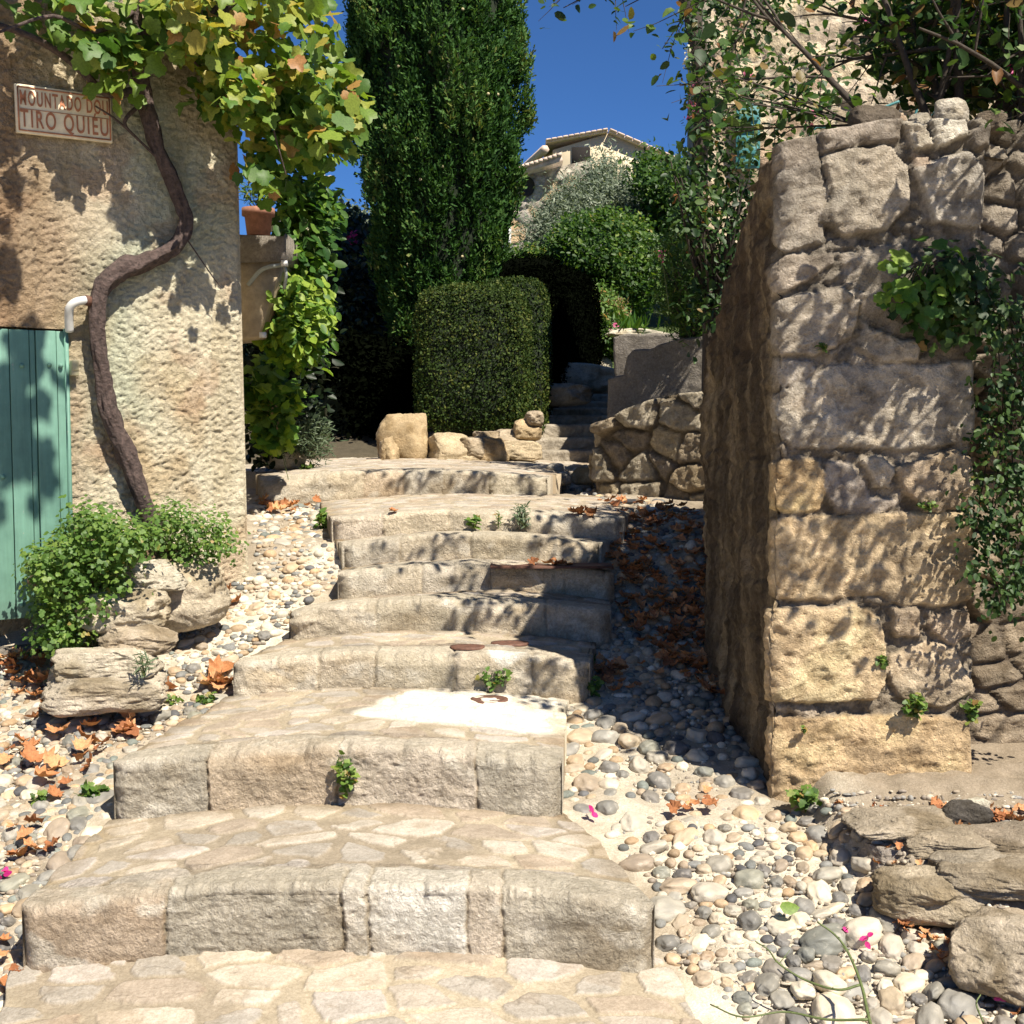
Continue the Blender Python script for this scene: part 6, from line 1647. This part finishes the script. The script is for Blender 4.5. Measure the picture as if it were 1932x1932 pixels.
for ri, (poly, size, kind) in enumerate(regions):
    q = in_poly(5200 if ri != 4 else 60, poly, 900 + ri)
    got = []
    pgs = PGf(q)
    for (x, y), p in zip(q, pgs):
        l_, r__ = step_x(np.array([p[1]])); 
        if l_[0] - .005 < p[0] < r__[0] + .005 and p[1] < 9.2 : continue
        if p[1] > 4.35 and p[1] < 5.9 and p[0] > PCX - .03: continue
        # bare pale mortar in places
        bare = vnoise(np.array([p[0] * 3.1]), np.array([p[1] * 3.1]), None, 66)[0]
        if kind == 'right' and 1120 < x < 1400 and 1370 < y < 1560 and r.rand() < .8: continue
        if kind == 'up' and y > 1110 and r.rand() < .55: continue
        if kind in ('up', 'left') and bare > .25 and r.rand() < .75: continue
        if kind == 'right' and bare > .35 and r.rand() < .5: continue
        s = size * (.50 + .95 * r.rand() ** 1.6)
        if kind == 'right' and p[1] < 3.9 and x > 1500: s *= 1.25
        mind = .47 * s + .018
        ok = True
        for (gp, gs) in got:
            if (gp[0] - p[0]) ** 2 + (gp[1] - p[1]) ** 2 < (.50 * (s + gs)) ** 2 * (.93 if kind == 'right' else .86): ok = False; break
        if ok: got.append((p, s)); cand.append((p, s, kind, x, y))
print('pebbles', len(cand))
order = sorted(range(len(cand)), key=lambda i: -(cand[i][1] / cand[i][0][1]) * (0.5 if cand[i][2] in ('shade', 'ramp') else 1))
ind = set(order[:285])
where = {'right': 'in the cobbled gutter right of the lower steps', 'left': 'in the cobbles left of the lower steps', 'up': 'in the cobbled strip left of the upper steps of the flight', 'shade': 'in the shaded gutter beside the pier', 'ramp': 'in the ramp beside the top step'}
SV, SF, SC, off = [], [], [], 0
for i, (p, s, kind, x, y) in enumerate(cand):
    kk = r.choice(['grey', 'tan', 'pale'], p=[.42, .34, .24] if kind != 'up' else [.3, .3, .4])
    me, V, Fc, c = PMESH[kk][r.randint(len(PMESH[kk]))]
    el = 1 + .55 * r.rand(); wdt = s; ln_ = s * el * (1.0 + .35 * r.rand() ** 2); ht = s * (.62 + .3 * r.rand())
    ang = (r.normal() * .5 + (.9 if kind == 'right' else 1.3)); tl = .25 * r.normal()
    zc = float(zg(p[0], p[1])) + ht * (-.10 + .18 * r.rand() ** 1.5)
    if i in ind:
        o = bpy.data.objects.new('pebble', me); COL.objects.link(o)
        o.location = (p[0], p[1], zc); o.scale = (ln_, wdt, ht); o.rotation_euler = (tl, .2 * r.normal(), ang)
        nm = HUE[tuple(c)]
        if kind == 'right': pl = 'near the thorny cane' if y > 1800 else 'below the kerb boulders' if x > 1640 else 'beside the second step' if y < 1400 else 'in the pale mortar patch' if (x < 1400 and y < 1600) else 'at the foot of the pier' if y < 1600 else 'right of the lowest step'
        elif kind == 'left': pl = 'left of the lowest step' if y > 1650 else 'left of the second step' if y > 1430 else 'below the teal door' if y < 1300 else 'below the rock ledge'
        elif kind == 'up': pl = 'under the left end of the top step' if y < 1000 else 'beside the house corner' if y < 1090 else 'beside the mortared rock mass'
        else: pl = where[kind]
        sz = 'large' if s > .068 else ('small' if s < .05 else 'medium')
        tag(o, f'{sz} {nm} river pebble set {pl}', 'pebble', f'{sz} {nm} pebbles {pl}')
    else:
        V3, F3 = ICO[3]; Vn = V3 * (1 + .1 * fbm(V3[:, 0] * 1.6 + i, V3[:, 1] * 1.6, V3[:, 2] * 1.6, 2, 5))[:, None]
        W = Vn * np.array([ln_, wdt, ht]) / 2; ca, sa = math.cos(ang), math.sin(ang)
        W = W @ np.array([[ca, sa, 0], [-sa, ca, 0], [0, 0, 1]]) + np.array([p[0], p[1], zc])
        SV.append(W); SF.append(F3 + off); off += len(W); SC.append(np.tile(np.array(c) * (.8 + .4 * r.rand()), (len(W), 1)))
# grit and tiny stones in the mortar
V2, F2 = ICO[2]; gq = []
for ri, (poly, size, kind) in enumerate(regions[:4]): gq.append(PGf(in_poly(2600 if kind in ('right', 'left') else 1200, poly, 930 + ri)))
gq.append(PGf(in_poly(1500, [(1480, 1500), (1932, 1500), (1960, 1700), (1830, 1740), (1700, 1700), (1600, 1560)], 940)))
gq = np.concatenate(gq); l_, r__ = step_x(gq[:, 1]); gq = gq[((gq[:, 0] < l_) | (gq[:, 0] > r__)) & ~((gq[:, 1] > 4.3) & (gq[:, 0] > PCX - .02) & (gq[:, 1] < 5.9))]
gp_ = np.array([(.50, .44, .35), (.36, .30, .23), (.26, .22, .18), (.62, .56, .46), (.30, .29, .27)])
for k in range(len(gq)):
    W = V2 * (np.array([.006, .0045, .004]) * (.5 + 1.5 * r.rand()) * (1 + .4 * r.normal(size=3)).clip(.5, 2)) + gq[k]
    SV.append(W); SF.append(F2 + off); off += len(W); SC.append(np.tile(gp_[r.randint(5)], (len(W), 1)))
if SV:
    o = mesh_np('pebbles', np.concatenate(SV), None, np.concatenate(SF), rock_mat('pebble_bed', .2, 80, 9, .25, .003, .65, pits=False), None, np.concatenate(SC))
    tag(o, 'smaller river pebbles packed between the larger ones in the gutters', 'pebbles', kind='stuff')

# ---------------------------------------------------------------- dry leaves
def dead_geo(seed):
    rr = np.random.RandomState(seed); T, F_ = TPL['plane']
    # finer: subdivide once for curl
    V = T.copy(); V[:, 1] -= .4
    V = V + 0
    e = {}; Vl = [v for v in V]; Fn = []
    def mid(a, b):
        k = (min(a, b), max(a, b))
        if k not in e: e[k] = len(Vl); Vl.append((Vl[a] + Vl[b]) / 2)
        return e[k]
    for a, b, c in F_:
        ab, bc, ca = mid(a, b), mid(b, c), mid(c, a); Fn += [(a, ab, ca), (b, bc, ab), (c, ca, bc), (ab, bc, ca)]
    V = np.array(Vl); V[:, 2] = 0
    c1, c2 = rr.normal() * .6 + .9, rr.normal() * .5 + .5
    V[:, 2] = c1 * V[:, 0] ** 2 + c2 * V[:, 1] ** 2 + .05 * rr.normal(size=len(V)) * (np.abs(V[:, 0]) > .01)
    V[:, 2] -= V[:, 2].min(); return V, np.array(Fn)
DG = [dead_geo(900 + k) for k in range(7)]
DM = []
for k, (V, Fc) in enumerate(DG):
    o = mesh_np('dry_leaf', V, None, Fc, M['deadleaf'], None, rnd=np.full(len(Fc), (k + .5) / 7), smooth=False); DM.append(o.data); bpy.data.objects.remove(o)
lregs = [([(0, 1260), (80, 1290), (150, 1330), (320, 1300), (300, 1360), (230, 1420), (190, 1480), (100, 1520), (0, 1450)], 46, .095, 'left', 'on the cobbles left of the second step'),
         ([(0, 1235), (95, 1235), (110, 1262), (0, 1285)], 18, .08, 'left', 'below the teal door'),
         ([(380, 1270), (445, 1270), (445, 1310), (400, 1315)], 6, .11, 'left', 'against the left end of the third step'),
         ([(330, 1165), (370, 1125), (440, 1135), (450, 1150), (350, 1190)], 14, .09, 'left', 'on the cobbles beside the rock ledge'),
         ([(490, 940), (610, 940), (610, 965), (500, 985)], 30, .085, 'left', 'in the corner below the left end of the top step'),
         ([(0, 1560), (110, 1560), (110, 1650), (0, 1680)], 7, .07, 'left', 'near the left edge beside the lowest step'),
         ([(0, 1760), (40, 1760), (50, 1930), (0, 1930)], 5, .06, 'left', 'at the lower left edge'),
         ([(1120, 950), (1240, 950), (1340, 985), (1370, 1200), (1430, 1380), (1300, 1300), (1180, 1200), (1150, 1100)], 420, .075, 'right', 'in the shaded gutter beside the pier'),
         ([(1075, 985), (1120, 985), (1120, 1010), (1080, 1008)], 7, .08, 'step', 'on the right end of the sixth step'),
         ([(1000, 1085), (1120, 1085), (1120, 1108), (1000, 1105)], 7, .07, 'step', 'around the rusty plate'),
         ([(720, 995), (745, 995), (745, 1008), (722, 1008)], 2, .07, 'step', 'on the left part of the sixth step'),
         ([(1100, 1255), (1240, 1260), (1250, 1300), (1160, 1330), (1110, 1300)], 20, .07, 'right', 'at the sunny edge of the gutter by the third step'),
         ([(1250, 1540), (1330, 1490), (1370, 1530), (1290, 1560)], 7, .06, 'right', 'on the pale mortar between the pebbles'),
         ([(1640, 1560), (1740, 1640), (1720, 1720), (1640, 1640)], 14, .035, 'right', 'crumbled among pebbles below the kerb boulders'),
         ([(1650, 1650), (1740, 1760), (1932, 1860), (1932, 1940), (1780, 1830), (1680, 1760)], 50, .04, 'right', 'crumbled along the cobbles at the lower right'),
         ([(1760, 1520), (1932, 1530), (1932, 1620), (1820, 1600)], 50, .05, 'plat', 'under the ivy around the dark rock'),
         ([(1530, 1520), (1760, 1530), (1750, 1560), (1600, 1545)], 14, .03, 'plat', 'in the crack at the foot of the pier')]
nl = 0; LV, LF, LR, off = [], [], [], 0
for k, (poly, n, s0_, side, wh) in enumerate(lregs):
    q = in_poly(n, poly, 950 + k)
    for (x, y) in q:
        p = PG(x, y, ztread if side == 'step' else zg)
        s = s0_ * (.55 + .6 * r.rand()); zc = p[2] + (.010 if side in ('step', 'plat') else .022 + .02 * r.rand())
        e_ = (.35 * r.normal(), .35 * r.normal(), r.rand() * 6.28)
        sh_i = r.randint(7)
        if nl < 290 and not (side == 'right' and k == 7 and r.rand() < .75):
            o = bpy.data.objects.new('dry_leaf', DM[sh_i]); COL.objects.link(o); o.location = (p[0], p[1], zc); o.scale = (s,) * 3; o.rotation_euler = e_
            hue = ['dark rusty', 'rusty brown', 'reddish brown', 'orange-brown', 'orange', 'light orange', 'pale buff'][sh_i]; tag(o, f'curled {hue} dry leaf {wh}', 'dry leaf', f'{hue} dry leaves {wh}'); nl += 1
        else:
            V, Fc = DG[sh_i]; Mx = np.array(Matrix.Identity(3)); 
            from mathutils import Euler
            Mx = np.array(Euler(e_).to_matrix()); W = (V * s) @ Mx.T + np.array([p[0], p[1], zc])
            LV.append(W); LF.append(Fc + off); off += len(W); LR.append(np.full(len(Fc), r.rand()))
if LV:
    o = mesh_np('leaf_litter', np.concatenate(LV), None, np.concatenate(LF), M['deadleaf'], None, rnd=np.concatenate(LR), smooth=False)
    tag(o, 'dry brown leaf litter in the shaded gutter and under the ivy', 'leaf litter', kind='stuff')

# ---------------------------------------------------------------- little things
for k, (x, y, lb) in enumerate([(1595, 1778, 'magenta petal on the pebbles beside the thorny green cane'), (1637, 1798, 'magenta petal lying flat, right of the thorny cane'), (1702, 1683, 'magenta petal below the left kerb boulder'), (1748, 1743, 'magenta petal at the foot of the long kerb boulder'),
        (1885, 1905, 'magenta petal at the bottom right corner'), (1118, 1553, 'magenta petal beside the right end of the lowest tread'), (1093, 1325, 'magenta petal by the gutter weed at the third step'), (1818, 1850, 'dark magenta petal in the crumbled leaves at lower right'), (6, 1672, 'magenta petal at the left edge of the picture')]):
    p = PG(x, y); b = p + np.array([0, 0, .04])
    o = leaves('petal', clusters(np.array([b]), 4, .005, 20 + k), np.tile([0, -.5, 1], (4, 1)), .028, 'oval', 'petal', None, .6, None, 1, None, 30 + k)
    tag(o, lb, 'petal', 'fallen magenta petals')
p = PG(1480, 1742) + np.array([-.02, -.02, .055])
o = leaves('fallen_leaf', p[None], np.array([[0.1, -.6, .8]]), .062, 'oval', 'herb', None, 0, (1, 0, 0), 0, np.array([.72]), 7, asp=1.25)
tag(o, 'single fresh pale green oval leaf lying on a grey pebble', 'leaf')
cane = empty('thorny_cane', PG(1645, 1925), 'thorny green rose cane with side shoots lying across the pebbles at the bottom right', 'twig')
segs = []
def gp(x, y, dz): 
    q = PG(x, y); f = dz / (EYE - q[2]); return q + (CAM - q) * f
for lst, r0 in (([(1660, 1990, .10), (1640, 1925, .10), (1625, 1860, .11), (1600, 1800, .12), (1575, 1765, .13), (1542, 1742, .14)], .0065), ([(1622, 1862, .11), (1580, 1868, .10), (1520, 1850, .09), (1470, 1820, .10), (1450, 1795, .10), (1425, 1780, .11)], .0045),
                ([(1640, 1925, .10), (1560, 1925, .08), (1480, 1912, .07), (1400, 1920, .07), (1340, 1895, .06)], .0045), ([(1470, 1820, .10), (1490, 1795, .11)], .002), ([(1600, 1800, .12), (1588, 1785, .13)], .003), ([(1855, 1932, .05), (1842, 1895, .06), (1850, 1880, .07)], .004)):
    p_, r_ = smooth_path([gp(*a) for a in lst], np.linspace(r0, r0 * .5, len(lst)) * .8, 6); segs.append((p_, r_))
    for k in range(3, len(p_) - 1, 4):
        d_ = nrm(r.normal(size=3)); segs.append((np.array([p_[k], p_[k] + d_ * .010]), [.002, .0003]))
mb = MB()
for pts, rad_ in segs: mb.tube(pts, rad_, 6)
mb.build('stem', M['stem'], cane)
# rusty covers on the treads
def cover(x, y, w, d, lb, step_i, name='valve_cover', rect=False):
    p = PG(x, y, ztread); w = pxm(w, p[1]) / 2; n = 4 if rect else 24
    th = np.linspace(0, 2 * math.pi, n, endpoint=False) + (math.pi / 4 if rect else 0); k = 1.414 if rect else 1
    z = p[2] + .006
    top = np.stack([p[0] + w * k * np.cos(th), p[1] + d * k * np.sin(th), np.full(n, z)], -1)
    inn = np.stack([p[0] + w * k * .82 * np.cos(th), p[1] + d * k * .82 * np.sin(th), np.full(n, z - .003)], -1)
    V = np.vstack([top - [0, 0, .012], top, inn]); F_ = [(i, (i + 1) % n, n + (i + 1) % n, n + i) for i in range(n)] + [(n + i, n + (i + 1) % n, 2 * n + (i + 1) % n, 2 * n + i) for i in range(n)] + [tuple(range(2 * n, 3 * n))]
    o = mesh_np(name, V, None, None, M['iron'], None, polys=F_, smooth=False); tag(o, lb, 'cover'); return o
cover(923, 1321, 72, .065, 'round rusty valve cover on the pale tread of the second step', 1)
cover(882, 1221, 66, .045, 'small rusty round cover on the front edge of the third tread', 2)
cover(962, 1214, 72, .05, 'reddish round cover on the third tread, right of the other', 2)
cover(1040, 1109, 230, .075, 'rectangular rusty plate on the tread of the fourth step', 3, 'iron_plate', True)
